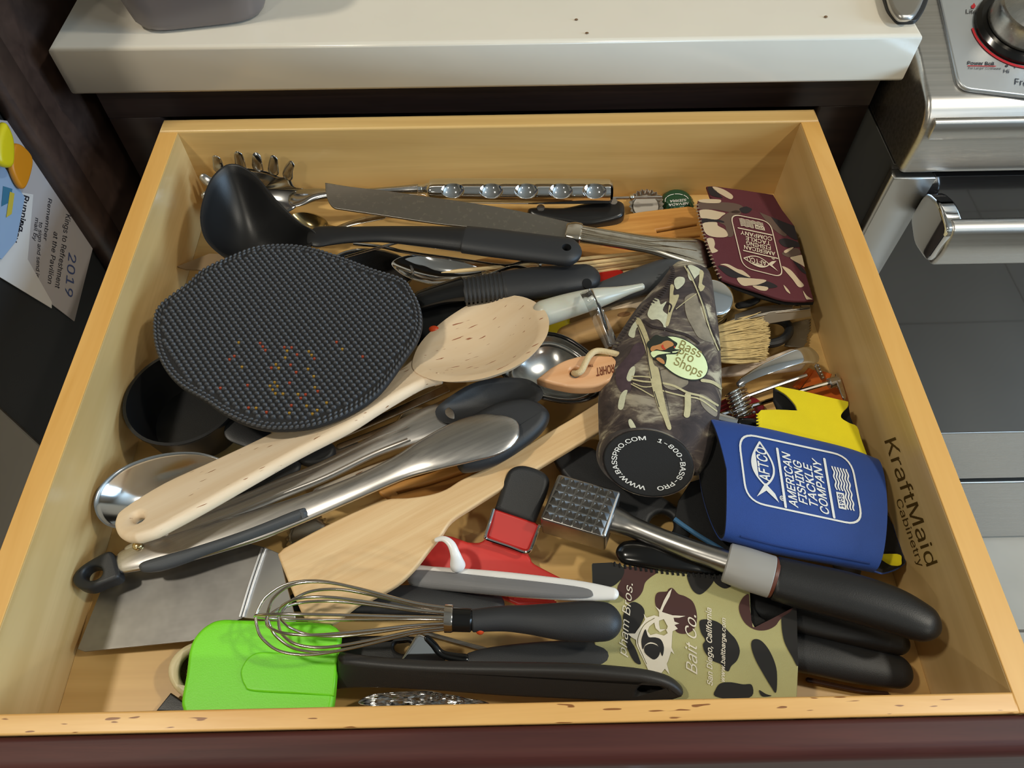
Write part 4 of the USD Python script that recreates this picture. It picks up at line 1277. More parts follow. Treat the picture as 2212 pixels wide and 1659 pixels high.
def bottle_cap(label, px, py, z, shell, inside, up=True, tilt=(0, 0, 1), text=None):
    t = Thing('crown_cork', label, 'bottle cap')
    c = P(px, py, z)
    ax = unit(tilt)
    x = unit(np.cross(ax, [0.2, 1, 0.1]))
    y = np.cross(ax, x)
    th = np.linspace(0, 2 * math.pi, 84, endpoint=False)
    def ring(r, h, cr=0.0):
        rr = r + cr * np.cos(21 * th)
        return c + rr[:, None] * (np.cos(th)[:, None] * x + np.sin(th)[:, None] * y) + h * ax
    s = 1 if up else -1
    rg = [ring(0.0002, 0.0063 * s), ring(0.009, 0.0063 * s), ring(0.0115, 0.0057 * s, 0.0), ring(0.0128, 0.0042 * s, 0.0003), ring(0.0150, 0.0, 0.0009), ring(0.0146, 0.0, 0.0009), ring(0.0122, 0.0042 * s, 0.0002), ring(0.009, 0.0054 * s), ring(0.0002, 0.0054 * s)]
    k = t.part('shell', loft(rg), shell, smooth=50)
    if inside is not None:
        t.part('liner', lathe([(0.0001, 0.0003), (0.0095, 0.0003), (0.0112, 0.001), (0.0108, -0.0002), (0.0001, -0.0002)], c + ax * (0.0046 * s), ax * (-s), 28), inside)
    if text:
        pl = Plane(0)
        pl.o, pl.n = c + ax * 0.0063, ax
        t.part('lettering', decal(*text, pl, 0.0004), M['white_print'], smooth=False)
    return t.done()


M['white_print'] = plain('white_print', lin(228, 228, 224), 0.7)
M['cap_green'] = plain('cap_green', lin(24, 74, 50), 0.3, coat_weight=0.4)
M['cap_yellow'] = plain('cap_yellow', lin(214, 190, 30), 0.3)
M['cap_liner'] = plain('cap_liner', lin(176, 170, 160), 0.45)
M['cap_red'] = plain('cap_red', lin(170, 30, 24), 0.35)
M['cap_orange'] = plain('cap_orange', lin(210, 70, 24), 0.4)
M['cap_tin'] = metal('cap_tin', (0.56, 0.54, 0.50), 0.25)
txt = merge2(text_px('NEVADA', (1487, 437), (1445, 441), (-1, 5.2), True), text_px('SIERRA', (1483, 430), (1447, 433), (-1, 5.2), True))
txt = merge2(txt, *[line_px([tuple(q) for q in ellipse(1462, 434, 25.5, 14.5, 0, 12, a, a + 40)], 1.4, 'flat') for a in (170, 215, 260, 305)])
bottle_cap('green bottle cap with white lettering at the back right of the drawer', 1462, 438, 0.001, M['cap_green'], None, text=txt)
bottle_cap('upturned bottle cap with yellow edge beside the green bottle cap', 1396, 441, 0.0085, M['cap_tin'], M['cap_liner'], up=False, tilt=(-0.06, -0.30, 1))
bottle_cap('bottle cap with dark crimped edge under the wooden skewers', 1400, 574, 0.012, M['cap_tin'], M['cap_liner'], up=False, tilt=(0.1, -0.3, 1))
bottle_cap('yellow bottle cap beside the tip of the wooden spoon bowl', 1194, 711, 0.020, M['cap_yellow'], None, tilt=(0.0, -0.35, 1))
bottle_cap('dark bottle cap showing between the arms of the tongs and the wooden spoon', 897, 915, 0.004, M['cap_tin'], None, tilt=(-0.2, 0.2, 1))
bottle_cap('dark bottle cap half hidden under the wooden spatula edge', 668, 1158, 0.004, M['cap_tin'], None)
bottle_cap('small red bottle cap under the grey silicone handle tip', 1316, 607, 0.012, M['cap_red'], None)
t = Thing('orange_bead', 'small orange bead peeping out between woven pad and wooden spoon', 'bead')
t.part('bead', sphere(P(937, 711, .034), 0.0030, 2, (1.3, 1, 0.7)), M['cap_orange'])
t.done()

# bamboo turner and skewers
t = Thing('bamboo_turner', 'slotted bamboo turner lying on the bottom at the back right', 'turner')
bo = crom([(1240, 500), (1262, 484), (1360, 460), (1463, 447), (1492, 445), (1507, 455), (1530, 490), (1530, 530), (1450, 544), (1362, 548), (1290, 560), (1272, 560), (1254, 546)], 4, True)
slots = [[(1418, 496), (1506, 481), (1507, 486), (1420, 501)], [(1462, 513), (1514, 505), (1514, 510), (1464, 517)]]
t.part('blade', slab(bo, Plane([(1260, 520, .018), (1500, 450, .010), (1500, 540, .012)]), 0.005, 0.0018, holes=slots), M['bamboo_turner'])
t.part('handle', bar([(1262, 524, .0155, 48, .25), (1180, 545, .016, 34, .3), (1060, 570, .016, 30, .35), (960, 590, .014, 30, .4)], 0.3), M['bamboo_turner'])
t.done()
sk = [((953, 589, .034), (1440, 541, .024)), ((1100, 589, .030), (1436, 548, .026)), ((1120, 596, .026), (1438, 553, .024)), ((1130, 601, .022), (1430, 560, .020)), ((1160, 606, .018), (1425, 567, .018)), ((1240, 606, .014), (1432, 574, .014))]
labs = ['wooden skewer with its pointed tip over the bright spoon bowl', 'second wooden skewer from the carving knife handle', 'third wooden skewer from the carving knife handle', 'fourth wooden skewer from the carving knife handle', 'fifth wooden skewer from the carving knife handle', 'wooden skewer nearest the grey silicone handle']
for (a, b), lab in zip(sk, labs):
    A, B = P(*a), P(*b)
    d = unit(B - A)
    t = Thing('wooden_skewer', lab, 'skewer', group='wooden skewers under the carving knife handle')
    t.part('stick', tube([A, A + d * 0.010, A + d * 0.014, B], [0.0003, 0.0014, 0.0016, 0.0016], 8, smooth=False), M['skewer_wood'])
    t.done()

# ribbed black handle
t = Thing('ribbed_utensil', 'black utensil with a ribbed neck and thick handle behind the wooden spoon bowl', 'utensil')
t.part('head', slab(crom([(870, 650), (940, 640), (1040, 646), (1060, 668), (1010, 700), (950, 735), (905, 745), (870, 720)], 4, True), Plane([(900, 650, .028), (1050, 650, .029), (920, 735, .022)]), 0.004, 0.0015), M['black_gloss'])
t.part('neck', bar([(890, 655, .033, 42), (950, 636, .035, 46), (1004, 623, .036, 56)], 0.6, 'rf'), M['black_gloss'])
t.part('handle', bar([(1088, 619, .036, 66), (1150, 613, .036, 70), (1220, 606, .036, 66), (1296, 596, .035, 54)], 0.6, 'fr', m=32, power=2.3), M['black_soft'])
t.part('ribbed_grip', bar([(1000, 629, .036, 52), (1050, 622, .036, 59), (1090, 618, .036, 63)], 0.6, 'ff', m=32), M['black_soft'])
for k in range(10):
    x = 1003 + 9.2 * k
    t.part('rib', bar([(x, 629.5 - 0.125 * (x - 1000), .036, 60 + .08 * (x - 1000)), (x + 5.0, 629 - 0.125 * (x - 1000), .036, 60 + .08 * (x - 1000))], 0.6, 'ff', m=28, n=2), M['black_soft'])
c = P(1270, 614, .045)
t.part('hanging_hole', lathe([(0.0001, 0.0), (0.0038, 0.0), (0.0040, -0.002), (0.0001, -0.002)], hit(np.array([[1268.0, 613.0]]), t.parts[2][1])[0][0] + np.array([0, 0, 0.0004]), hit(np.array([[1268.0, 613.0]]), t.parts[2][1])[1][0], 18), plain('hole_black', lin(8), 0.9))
t.done()

# grey silicone handle
t = Thing('silicone_utensil', 'thick grey silicone utensil handle pointing to the camouflage bottle sleeve tip', 'utensil')
t.part('handle', bar([(1190, 672, .022, 44), (1280, 644, .026, 54), (1370, 613, .029, 62), (1440, 590, .030, 66), (1492, 572, .030, 54)], 0.7, 'rr', m=32), M['grey_soft'])
t.done()

# turkey baster
M['baster'] = plain('baster', lin(228, 224, 208), 0.28, transmission_weight=0.35, subsurface_weight=0.15)
t = Thing('turkey_baster', 'translucent white baster tube lying over the ribbed black handle', 'baster')
t.part('tube', bar([(1150, 684, .050, 58), (1180, 675, .051, 57), (1230, 660, .052, 54), (1285, 645, .052, 46), (1330, 634, .051, 30), (1360, 626, .051, 20), (1391, 618, .051, 14)], 0.95, 'rf', m=32), M['baster'], smooth=60)
t.done()
M['clear_film'] = mat('clear_film', {'f': ('fresnel', {'IOR': 1.45}), 'm': ('math', {'math_type': 'multiply_add', 'value2': 1.6, 'value3': 0.08}), 't': ('transparent_bsdf', {'color': (0.93, 0.93, 0.92)}), 'g': ('glossy_bsdf', {'color': (1, 1, 1), 'roughness': 0.08}), 'x': ('mix_closure', {})},
                     [('f.fac', 'm.value1'), ('m.value', 'x.fac'), ('t.BSDF', 'x.closure1'), ('g.BSDF', 'x.closure2')], 'x.closure')
t = Thing('clear_wrapper', 'strip of clear plastic film hanging over the baster', 'plastic film')
us, vs = np.linspace(0, 1, 26), np.linspace(0, 1, 7)
pathp = crom([(1268, 632, .0655), (1278, 652, .0665), (1290, 676, .058), (1306, 714, .051), (1324, 752, .046)], 6)
rows = []
for q in pathp:
    a, b = P(q[0] - 15, q[1] + 4, q[2]), P(q[0] + 15, q[1] - 4, q[2])
    rows.append([a + (b - a) * v + np.array([0, 0, 0.0035 * math.sin(math.pi * v) + 0.0012 * math.sin(9 * v + q[0] * .1)]) for v in vs])
rows = np.array(rows)
V = rows.reshape(-1, 3)
i, j = np.meshgrid(np.arange(len(rows) - 1), np.arange(6), indexing='ij')
k = (i * 7 + j).ravel()
F = np.vstack([np.stack([k, k + 7, k + 8], -1), np.stack([k, k + 8, k + 1], -1)])
film = trimesh.Trimesh(np.vstack([V, V - [0, 0, 0.0004]]), np.vstack([F, F[:, ::-1] + len(V)]), process=False)
t.part('film', film, M['clear_film'], smooth=60)
t.done()

# rolling handle
M['worn_wood'] = grain('worn_wood', lin(176, 134, 82), lin(208, 168, 112), 14, 70, 0.08, 0.5)
M['knot_wood'] = plain('knot_wood', lin(140, 98, 54), 0.6)
t = Thing('wooden_tool', 'rounded worn wooden handle below the baster with an oval brand mark', 'wooden tool')
wm = bar([(1200, 734, .020, 46), (1260, 716, .022, 52), (1330, 694, .024, 52), (1386, 680, .024, 36)], 0.8, 'rr', m=28)
t.part('handle', wm, M['worn_wood'])
t.part('mark', decal(*poly_px(ellipse(1348, 679, 14, 5, -8, 20)), wm, 0.0003, 6), M['knot_wood'], smooth=False)
t.done()
t = Thing('wooden_utensil', 'pale wooden handle end beside the camouflage bottle sleeve, below the grey handle', 'wooden tool')
t.part('handle', bar([(1300, 676, .016, 30), (1350, 664, .018, 32), (1412, 650, .018, 28)], 0.4), M['pale_beech'])
t.done()

# steel spoon bowl
M['dull_steel'] = metal('dull_steel', (0.55, 0.55, 0.54), 0.2, None, 0.1, spots=((0.45, 0.44, 0.42), 90, 0.4, 0.7))
t = Thing('steel_ladle', 'wide steel ladle bowl with a stepped rim beside the wooden spoon', 'ladle')
so = crom([(1086, 800), (1100, 760), (1135, 733), (1170, 720), (1208, 724), (1243, 741), (1280, 770), (1302, 800), (1304, 830), (1285, 855), (1244, 867), (1203, 864), (1160, 854), (1110, 826)], 4, True)
rim = pxz([(x, y, .040) for x, y in so])
t.part('bowl', bowl(rim, 0.020, 0.0014, p=2.4, m=18), M['dull_steel'], smooth=60)
c = rim.mean(0)
t.part('inner_step', tube((c + (rim - c) * 0.84 - [0, 0, 0.0065])[::3], 0.0018, 8, True, 2), M['dull_steel'], smooth=60)
t.part('rim_band', tube((rim - [0, 0, 0.0008])[::3], 0.0014, 8, True, 2), M['black_gloss'], smooth=60)
t.done()

# wooden grill scraper with cord
M['copper_wood'] = grain('copper_wood', lin(222, 166, 118), lin(238, 190, 146), 12, 60, 0.06, 0.35, coat_weight=0.3)
M['cord'] = plain('cord', lin(214, 190, 146), 0.85, bump=0.5, bscale=900)
M['burn_ink'] = plain('burn_ink', lin(112, 52, 22), 0.7)
t = Thing('wooden_scraper', 'pointed reddish wooden tool with a cord loop and branded letters', 'wooden tool')
po_ = Plane([(1165, 817, .054), (1243, 832, .056), (1300, 768, .058)])
wo = [(1159, 817)] + crom([(1189, 793), (1215, 779), (1235, 772), (1265, 766), (1322, 767)], 4).tolist() + [(1345, 790)] + crom([(1318, 822), (1284, 834), (1243, 836), (1203, 830), (1180, 824)], 4).tolist()
b_ = slab(wo, po_, 0.010, 0.0022, holes=[ellipse(1242, 803, 11.5, 10.5, 0, 22)])
t.part('body', b_, M['copper_wood'])
for tt in (text_px('TROHRT', (1334, 786), (1287, 796), (1.5, 17), True), text_px('TM', (1281, 787), (1271, 789), (0.6, 5), True)):
    t.part('lettering', decal(*tt, po_, 0.0004), M['burn_ink'], smooth=False)
cp = [(1238, 806, .050), (1245, 807, .0585), (1256, 801, .061), (1264, 785, .062), (1272, 770, .062), (1283, 760, .061), (1297, 758, .060), (1324, 763, .059), (1340, 768, .056)]
t.part('cord_loop', tube(pxz(cp), 0.0022, 10), M['cord'])
t.done()

# slotted bamboo piece and pale flat piece below the tongs
t = Thing('slotted_spatula', 'brown slotted wooden spatula lying under the tongs', 'spatula')
bo = crom([(820, 1052), (930, 1020), (1010, 990), (1100, 965), (1115, 990), (1060, 1025), (960, 1062), (890, 1082), (840, 1076)], 4, True)
t.part('blade', slab(bo, 0.011, 0.005, 0.0016, holes=[[(856, 1061), (930, 1041), (1013, 1013), (1016, 1018), (932, 1047), (860, 1066)]]), M['bamboo'])
t.done()
t = Thing('flat_stick', 'pale flat wooden stick crossing under the tongs', 'wooden stick')
t.part('stick', slab(soften([(672, 1056), (739, 1028), (900, 966), (960, 950), (975, 972), (840, 1040), (720, 1090), (682, 1080)], 8), 0.018, 0.004, 0.0014), M['pale_beech'])
t.done()

# meat mallet
M['cast_alu'] = metal('cast_alu', (0.42, 0.41, 0.40), 0.30, None, 0.1, spots=((0.34, 0.33, 0.31), 60, 0.4, 0.7))
M['light_grey'] = plain('light_grey', lin(160, 158, 154), 0.4)
t = Thing('meat_mallet', 'cast metal meat mallet with pyramid teeth, grey collar and black handle', 'meat mallet')
pm = Plane([(1208, 1022, .044), (1341, 1060, .047), (1167, 1120, .044)])
hd = soften([(1206, 1022), (1342, 1060), (1309, 1161), (1166, 1120)], 7)
hh = t.part('head', slab(hd, pm, 0.022, 0.0018), M['cast_alu'])
c0, c1, c3 = pm.to2(np.array([pm.at(*q) for q in [(1212, 1028), (1337, 1064), (1171, 1118)]]))
eu, ev = (c1 - c0) / 6, (c3 - c0) / 6
for a in range(6):
    for b in range(6):
        o = c0 + eu * a + ev * b
        q = [o + eu * .04 + ev * .04, o + eu * .96 + ev * .04, o + eu * .96 + ev * .96, o + eu * .04 + ev * .96]
        hgt = 0.0046
        b3 = pm.to3(np.array(q), -0.0002)
        ap = pm.to3(np.array([o + (eu + ev) / 2]), hgt)
        t.part('tooth', fix(trimesh.Trimesh(np.vstack([b3, ap]), [[0, 1, 4], [1, 2, 4], [2, 3, 4], [3, 0, 4], [0, 2, 1], [0, 3, 2]], process=False)), M['cast_alu'], parent=hh, smooth=False)
t.part('neck', bar([(1316, 1118, .036, 62, .8), (1340, 1128, .036, 56, .9), (1370, 1140, .037, 46, 1), (1430, 1164, .040, 44, 1), (1500, 1190, .044, 46, 1), (1575, 1215, .047, 52, 1)], 1.0, 'ff', m=28), M['cast_alu'])
t.part('collar', bar([(1568, 1214, .047, 86), (1610, 1228, .048, 92), (1669, 1247, .049, 92)], 0.8, 'ff', m=32), M['light_grey'])
t.part('collar_ring', bar([(1666, 1246, .049, 90), (1674, 1249, .049, 88)], 0.8, 'ff', m=32), plain('ring_brown', lin(96, 50, 36), 0.4))
mh = bar([(1672, 1248, .049, 94), (1740, 1266, .050, 100), (1830, 1288, .052, 104), (1920, 1315, .054, 100), (1985, 1342, .056, 84), (2033, 1366, .057, 60)], 0.72, 'fr', m=36, power=2.2)
cut = slab(crom([(1946, 1306), (1966, 1313), (1992, 1331), (2007, 1343), (1990, 1345), (1967, 1332)], 4, True), Plane([(1946, 1306, .0645), (2007, 1343, .0655), (1967, 1332, .0645)]), 0.020, 0.001, lift=0.008)
mc = to_man(mh) - to_man(cut)
t.part('handle', from_man(mc) if mc.num_tri() > 100 else mh, M['black_plastic'], smooth=40)
t.done()

# black flat handle with a round hole, and glossy black handle
t = Thing('flat_utensil', 'wide flat dark handle with a round hanging hole beside the meat mallet', 'utensil')
fo = crom([(1196, 990), (1230, 966), (1280, 965), (1330, 1010), (1400, 1052), (1460, 1090), (1492, 1125), (1488, 1160), (1450, 1180), (1395, 1165), (1330, 1120), (1250, 1060)], 4, True)
t.part('handle', slab(fo, Plane([(1230, 970, .018), (1460, 1100, .020), (1400, 1165, .018)]), 0.008, 0.003, holes=[ellipse(1430, 1131, 27, 25, 0, 28)]), M['black_soft'])
t.done()
t = Thing('glossy_utensil', 'glossy black rounded handle between the mallet neck and the printed camouflage sleeve', 'utensil')
t.part('handle', bar([(1330, 1194, .030, 44), (1390, 1196, .032, 62), (1460, 1206, .032, 64), (1530, 1220, .030, 54), (1580, 1232, .027, 34)], 0.6, 'rr', m=32), M['black_gloss'])
t.done()
# lower black handles
t = Thing('black_utensil', 'black handle directly below the meat mallet handle', 'utensil')
t.part('handle', bar([(1600, 1300, .020, 60), (1730, 1335, .021, 66), (1850, 1366, .022, 66), (1966, 1394, .022, 50)], 0.6, 'rr', m=28), M['black_plastic'])
t.done()
t = Thing('black_utensil', 'lowest black handle at the front right corner of the drawer', 'utensil')
t.part('handle', bar([(1560, 1388, .017, 70), (1730, 1410, .017, 84), (1850, 1432, .017, 88), (1972, 1458, .016, 64)], 0.62, 'rr', m=32, power=2.3), M['black_soft'])
t.part('steel_edge', bar([(1740, 1468, .006, 12), (1850, 1490, .006, 10), (1920, 1498, .006, 8)], 0.6, 'rr'), plain('brown_edge', lin(70, 44, 30), 0.35))
t.done()
t = Thing('webbing_strap', 'short grey webbing strap end under the blue sleeve', 'strap')
t.part('strap', slab([(1800, 1222), (1846, 1216), (1862, 1234), (1856, 1264), (1834, 1256), (1806, 1244)], Plane([(1800, 1222, .022), (1860, 1230, .020), (1834, 1256, .012)]), 0.003, 0.001), M['grey_soft'])
t.done()

# upturned steel cup and sheet metal handle
t = Thing('steel_cup', 'small upturned chrome cup beside the camouflage bottle sleeve', 'cup')
cc = P(1524, 668, .024)
ax = unit([0.10, -0.18, 1])
t.part('cup', lathe([(0.0001, 0.020), (0.0135, 0.020), (0.0155, 0.0188), (0.0162, 0.016), (0.0172, 0.0), (0.0182, -0.001), (0.0182, -0.003), (0.0001, -0.003)], cc, ax, 48), M['chrome'], smooth=40)
t.done()
M['tin_sheet'] = metal('tin_sheet', (0.46, 0.43, 0.38), 0.42, 8, 0.08, 200)
t = Thing('metal_tool', 'folded sheet metal handle with a hanging hole at the right wall', 'metal tool')
fa = slab([(1587, 679), (1640, 662), (1749, 650), (1751, 668), (1665, 676), (1587, 694)], Plane([(1590, 680, .030), (1749, 650, .028), (1750, 668, .033)]), 0.0012, 0.0004, holes=[ellipse(1721, 668 - 5, 8.5, 6.5, -8, 18)])
t.part('upper_leaf', fa, M['tin_sheet'])
t.part('lower_leaf', slab([(1587, 690), (1665, 673), (1751, 664), (1752, 684), (1654, 701), (1590, 706)], Plane([(1590, 690, .031), (1751, 664, .032), (1752, 684, .026)]), 0.0012, 0.0004), M['tin_sheet'])
t.part('root', bar([(1575, 704, .028, 20), (1600, 695, .029, 30)], 0.4), M['tin_sheet'])
t.done()

# pastry brush
t = Thing('pastry_brush', 'pale bristle brush tip beside the camouflage bottle sleeve', 'brush')
rs = np.random.default_rng(21)
V, F, b = [], [], 0
for k in range(900):
    s = rs.random()
    a = np.array([1535 + 10 * rs.random(), 710 + s * 70])
    e = np.array([1640 + 26 * rs.random() - 18 * abs(s - .5), 686 + s * 86 + 7 * rs.standard_normal()])
    z0, z1 = 0.022 + 0.014 * rs.random(), 0.016 + 0.018 * rs.random()
    mid = (a + e) / 2 + rs.standard_normal(2) * 3
    tb = tube(pxz([(*a, z0), (*mid, (z0 + z1) / 2 + .002), (*e, z1)]), [0.0007, 0.0006, 0.00025], 3, n=2)
    V.append(tb.vertices); F.append(tb.faces + b); b += len(tb.vertices)
t.part('bristles', trimesh.Trimesh(np.vstack(V), np.vstack(F), process=False), plain('bristle', lin(206, 180, 122), 0.7, var=0.2, vscale=240), smooth=60, kind='stuff')
t.part('ferrule', bar([(1480, 745, .026, 80, .35), (1538, 748, .027, 84, .3)], 0.3, 'ff'), M['tin_sheet'])
t.done()

# scissors ring, serrated blade, white paddle
t = Thing('scissors', 'black scissors finger ring near the right wall', 'scissors')
ringp = pxz([(x, y, .013) for x, y in ellipse(1664, 716, 41, 26, -8, 20)])
t.part('finger_ring', tube(ringp, 0.0036, 10, True, 3), M['black_soft'])
t.part('blade', bar([(1630, 712, .011, 14), (1590, 720, .010, 12), (1540, 735, .009, 9)], 0.3), M['brushed'])
t.done()
t = Thing('serrated_blade', 'dark grey serrated steel blade tip at the right wall', 'blade')
sb = [(1706, 698), (1742, 690)]
for k in range(9):
    y = 690 + 6.0 * k
    sb += [(1752 - 0.9 * k * (k > 4), y), (1748 - 0.9 * k * (k > 4), y + 3)]
sb += [(1735, 751), (1695, 747), (1700, 722)]
t.part('blade', slab(sb, 0.007, 0.0016, 0.0004), M['worn_steel'])
t.done()
t = Thing('white_paddle', 'flat whitish wooden paddle under the bristle brush', 'paddle')
t.part('paddle', slab(soften([(1520, 806), (1562, 792), (1650, 774), (1708, 752), (1742, 755), (1752, 770), (1733, 796), (1663, 804), (1608, 807), (1562, 811), (1530, 815)], 6), 0.013, 0.004, 0.0014), plain('white_wood', lin(234, 216, 196), 0.5))
t.done()

# chrome tool with spring
t = Thing('spring_tongs', 'small chrome tool with a coil spring and long rods at the right wall', 'tongs')
t.part('curved_arm', bar([(1592, 834, .022, 14), (1612, 818, .026, 18), (1645, 801, .030, 24), (1690, 783, .032, 30), (1735, 768, .031, 38), (1768, 768, .028, 34)], 0.22, 'rr', m=24), M['chrome'], smooth=50)
t.part('toothed_strip', bar([(1762, 786, .022, 12), (1770, 804, .017, 10), (1778, 820, .012, 9)], 0.4), M['brushed'])
for k in range(5):
    t.part('tooth', sphere(P(1767 + 2.6 * k, 790 + 6.5 * k, .021 - .002 * k), 0.0014, 1), M['brushed'])
t.part('rod', tube(pxz([(1600, 862, .016), (1625, 852, .016), (1690, 829, .016), (1742, 811, .016)]), 0.0015, 8), M['brushed'])
t.part('rod', tube(pxz([(1548, 898, .020), (1610, 881, .020), (1668, 864, .020), (1735, 843, .020), (1795, 826, .020)]), 0.0017, 8), M['chrome'])
coil = []
for k in range(7 * 10 + 1):
    a = k / 10 * 2 * math.pi
    u = k / 70
    cx, cy = 1588 + 20 * u, 842 + 58 * u
    coil.append(P(cx + 21 * math.cos(a), cy - 9 * math.cos(a), 0.021 + 0.0065 * math.sin(a)))
t.part('coil_spring', tube(coil, 0.0011, 7, n=2), M['chrome'], smooth=60)
nut = t.part('nut', bar([(1789, 829, .020, 24), (1812, 823, .020, 24)], 0.9, 'ff', m=12), M['brushed'])
t.part('end_plate', slab(crom([(1806, 808), (1814, 810), (1822, 834), (1828, 858), (1823, 860), (1814, 838)], 4, True), Plane([(1806, 808, .022), (1828, 858, .022), (1826, 830, .016)]), 0.0012, 0.0004), M['brushed'])
t.done()
M['orange_plastic'] = plain('orange_plastic', lin(236, 118, 46), 0.35, transmission_weight=0.1)
t = Thing('orange_tool', 'folded orange plastic piece under the chrome rods at the right wall', 'plastic piece')
t.part('leaf', slab([(1752, 796), (1760, 800), (1728, 842), (1716, 836), (1738, 812)], Plane([(1752, 796, .013), (1716, 836, .010), (1760, 800, .010)]), 0.003, 0.001), M['orange_plastic'])
t.part('leaf', slab([(1758, 798), (1776, 800), (1798, 807), (1792, 822), (1822, 850), (1822, 868), (1745, 850), (1730, 842)], 0.008, 0.003, 0.001), M['orange_plastic'])
t.done()
t = Thing('red_lid', 'round dark red plastic lid under the coil spring', 'lid')
lo = crom([(1552, 893), (1554, 868), (1583, 853), (1612, 851), (1637, 860), (1652, 875), (1650, 895), (1627, 911), (1590, 908)], 4, True)
t.part('lid', slab(lo, 0.008, 0.005, 0.002), plain('lid_red', lin(150, 30, 44), 0.3))
t.part('button', slab(crom([(1590, 880), (1625, 878), (1636, 890), (1622, 903), (1592, 900)], 4, True), 0.0095, 0.003, 0.001), M['red_gloss'])
t.done()
t = Thing('spoon_end', 'shiny steel and black handle end beside the blue sleeve opening', 'utensil')
t.part('steel_tip', bar([(1540, 897, .024, 20), (1570, 905, .024, 18), (1600, 911, .024, 14)], 0.5), M['chrome'])
t.part('handle', bar([(1590, 911, .024, 18), (1620, 916, .024, 26), (1670, 926, .022, 26)], 0.6), M['black_gloss'])
t.done()
t = Thing('dark_utensil', 'dark curved utensil in the shade of the maroon camouflage sleeve', 'utensil')
t.part('arm', bar([(1588, 662, .012, 14), (1620, 655, .014, 16), (1642, 645, .018, 12)], 0.6), M['black_soft'])
t.done()

# ------------------------------------------------------------------ foam can sleeves
M['foam_black'] = plain('foam_black', lin(22, 22, 23), 0.85, bump=0.2, bscale=900)
M['foam_grey'] = plain('foam_grey', lin(120, 118, 112), 0.9, bump=0.2, bscale=900)


def stitches(edge3, n, r=0.0006, reach=0.0022, out=None):
    "short over-edge threads along a 3-D edge"
    e = np.asarray(edge3)
    d = np.concatenate([[0], np.cumsum(np.linalg.norm(np.diff(e, axis=0), axis=1))])
    ms = []
    for k in range(n):
        s = d[-1] * (k + 0.5) / n
        p = np.array([np.interp(s, d, e[:, i]) for i in range(3)])
        p2 = np.array([np.interp(min(s + 0.001, d[-1]), d, e[:, i]) for i in range(3)])
        tt = unit(p2 - p + 1e-9)
        side = unit(np.cross([0, 0, 1.0], tt)) * (1 if out is None else out)
        ms.append(tube([p - side * 0.0006 + [0, 0, -0.0012], p + [0, 0, 0.0005], p + side * reach + [0, 0, 0.0004] + tt * 0.0006], r, 4, n=2))
    return cat(*ms)


def layout(corners):
    TL, TR, BR, BL = (np.asarray(c, float) for c in corners)
    def f(v):
        x, y = v[:, :1], v[:, 1:2]
        return TL * (1 - x) * (1 - y) + TR * x * (1 - y) + BR * x * y + BL * (1 - x) * y
    return f


def tackle_print(corners, frame=True):
    "the white print of the two fishing sleeves in layout units: x along the reading direction, y downwards"
    W_, H_ = 1.0, 1.62
    S = lambda v: np.column_stack([v[:, 0] / W_, v[:, 1] / H_])
    out = []
    g = sg.box(0.0, 0.0, W_, H_).buffer(0)
    fr = sg.Polygon(soften([(0, 0), (1, 0), (1, H_), (0, H_)], 0.26, 8))
    out.append(tri_poly(fr.exterior.buffer(0.014)))
    def words(s, x0, x1, yb, cap, slant=0.2):
        v, f = text2(s, True, slant)
        a, b = v[:, 0].min(), v[:, 0].max()
        return np.column_stack([x0 + (v[:, 0] - a) / (b - a) * (x1 - x0), yb - v[:, 1] * cap]), f
    out.append(words('AMERICAN', 0.06, 0.86, 0.72, 0.115))
    out.append(words('FISHING', 0.14, 0.77, 0.865, 0.115))
    out.append(words('TACKLE', 0.14, 0.76, 1.01, 0.115))
    out.append(words('COMPANY', 0.06, 0.86, 1.155, 0.115))
    for y in (0.545, 1.22):
        out.append(tri_poly(sg.LineString([(0.04, y), (0.88, y)]).buffer(0.018)))
    # fish emblem
    t_ = np.linspace(0, 1, 24)
    bod = np.concatenate([np.column_stack([0.30 + 0.62 * t_, 0.30 - 0.15 * np.sin(math.pi * t_ ** 0.85)]), np.column_stack([0.92 - 0.62 * t_, 0.30 + 0.15 * np.sin(math.pi * (1 - t_) ** 0.85)])])
    body = sg.Polygon(bod).buffer(0)
    ol = body.buffer(0.016).difference(body.buffer(-0.012))
    back = body.intersection(sg.box(0, 0, 1, 0.215))
    tail = sg.Polygon([(0.33, 0.30), (0.10, 0.15), (0.22, 0.30), (0.08, 0.46), (0.20, 0.42)])
    from shapely.ops import unary_union
    out.append(tri_poly(unary_union([ol, back, tail])))
    out.append(words('AFTCO', 0.36, 0.85, 0.375, 0.145, 0.1))
    out.append(tri_poly(sg.Point(0.155, 0.515).buffer(0.032).exterior.buffer(0.006)))
    out.append(words('R', 0.140, 0.172, 0.533, 0.036, 0.0))
    # waving flag with 1958
    fl = []
    for k in range(6):
        y0 = 1.325 + 0.040 * k
        x0 = 0.20 if k > 2 else 0.46
        xs = np.linspace(x0, 0.80, 30)
        top = np.column_stack([xs, y0 + 0.010 * np.sin(xs * 46)])
        fl.append(sg.LineString(top).buffer(0.011, cap_style='flat'))
    canton = sg.box(0.19, 1.31, 0.43, 1.42)
    v, f = words('1958', 0.215, 0.405, 1.395, 0.062, 0.0)
    holes = unary_union([sg.Polygon(v[q]).buffer(0.0008) for q in f])
    out.append(tri_poly(unary_union([*fl, canton.difference(holes)])))
    V, F = merge2(*out)
    V, F = split_long(V, F, 0.12)
    return layout(corners)(S(V)), F


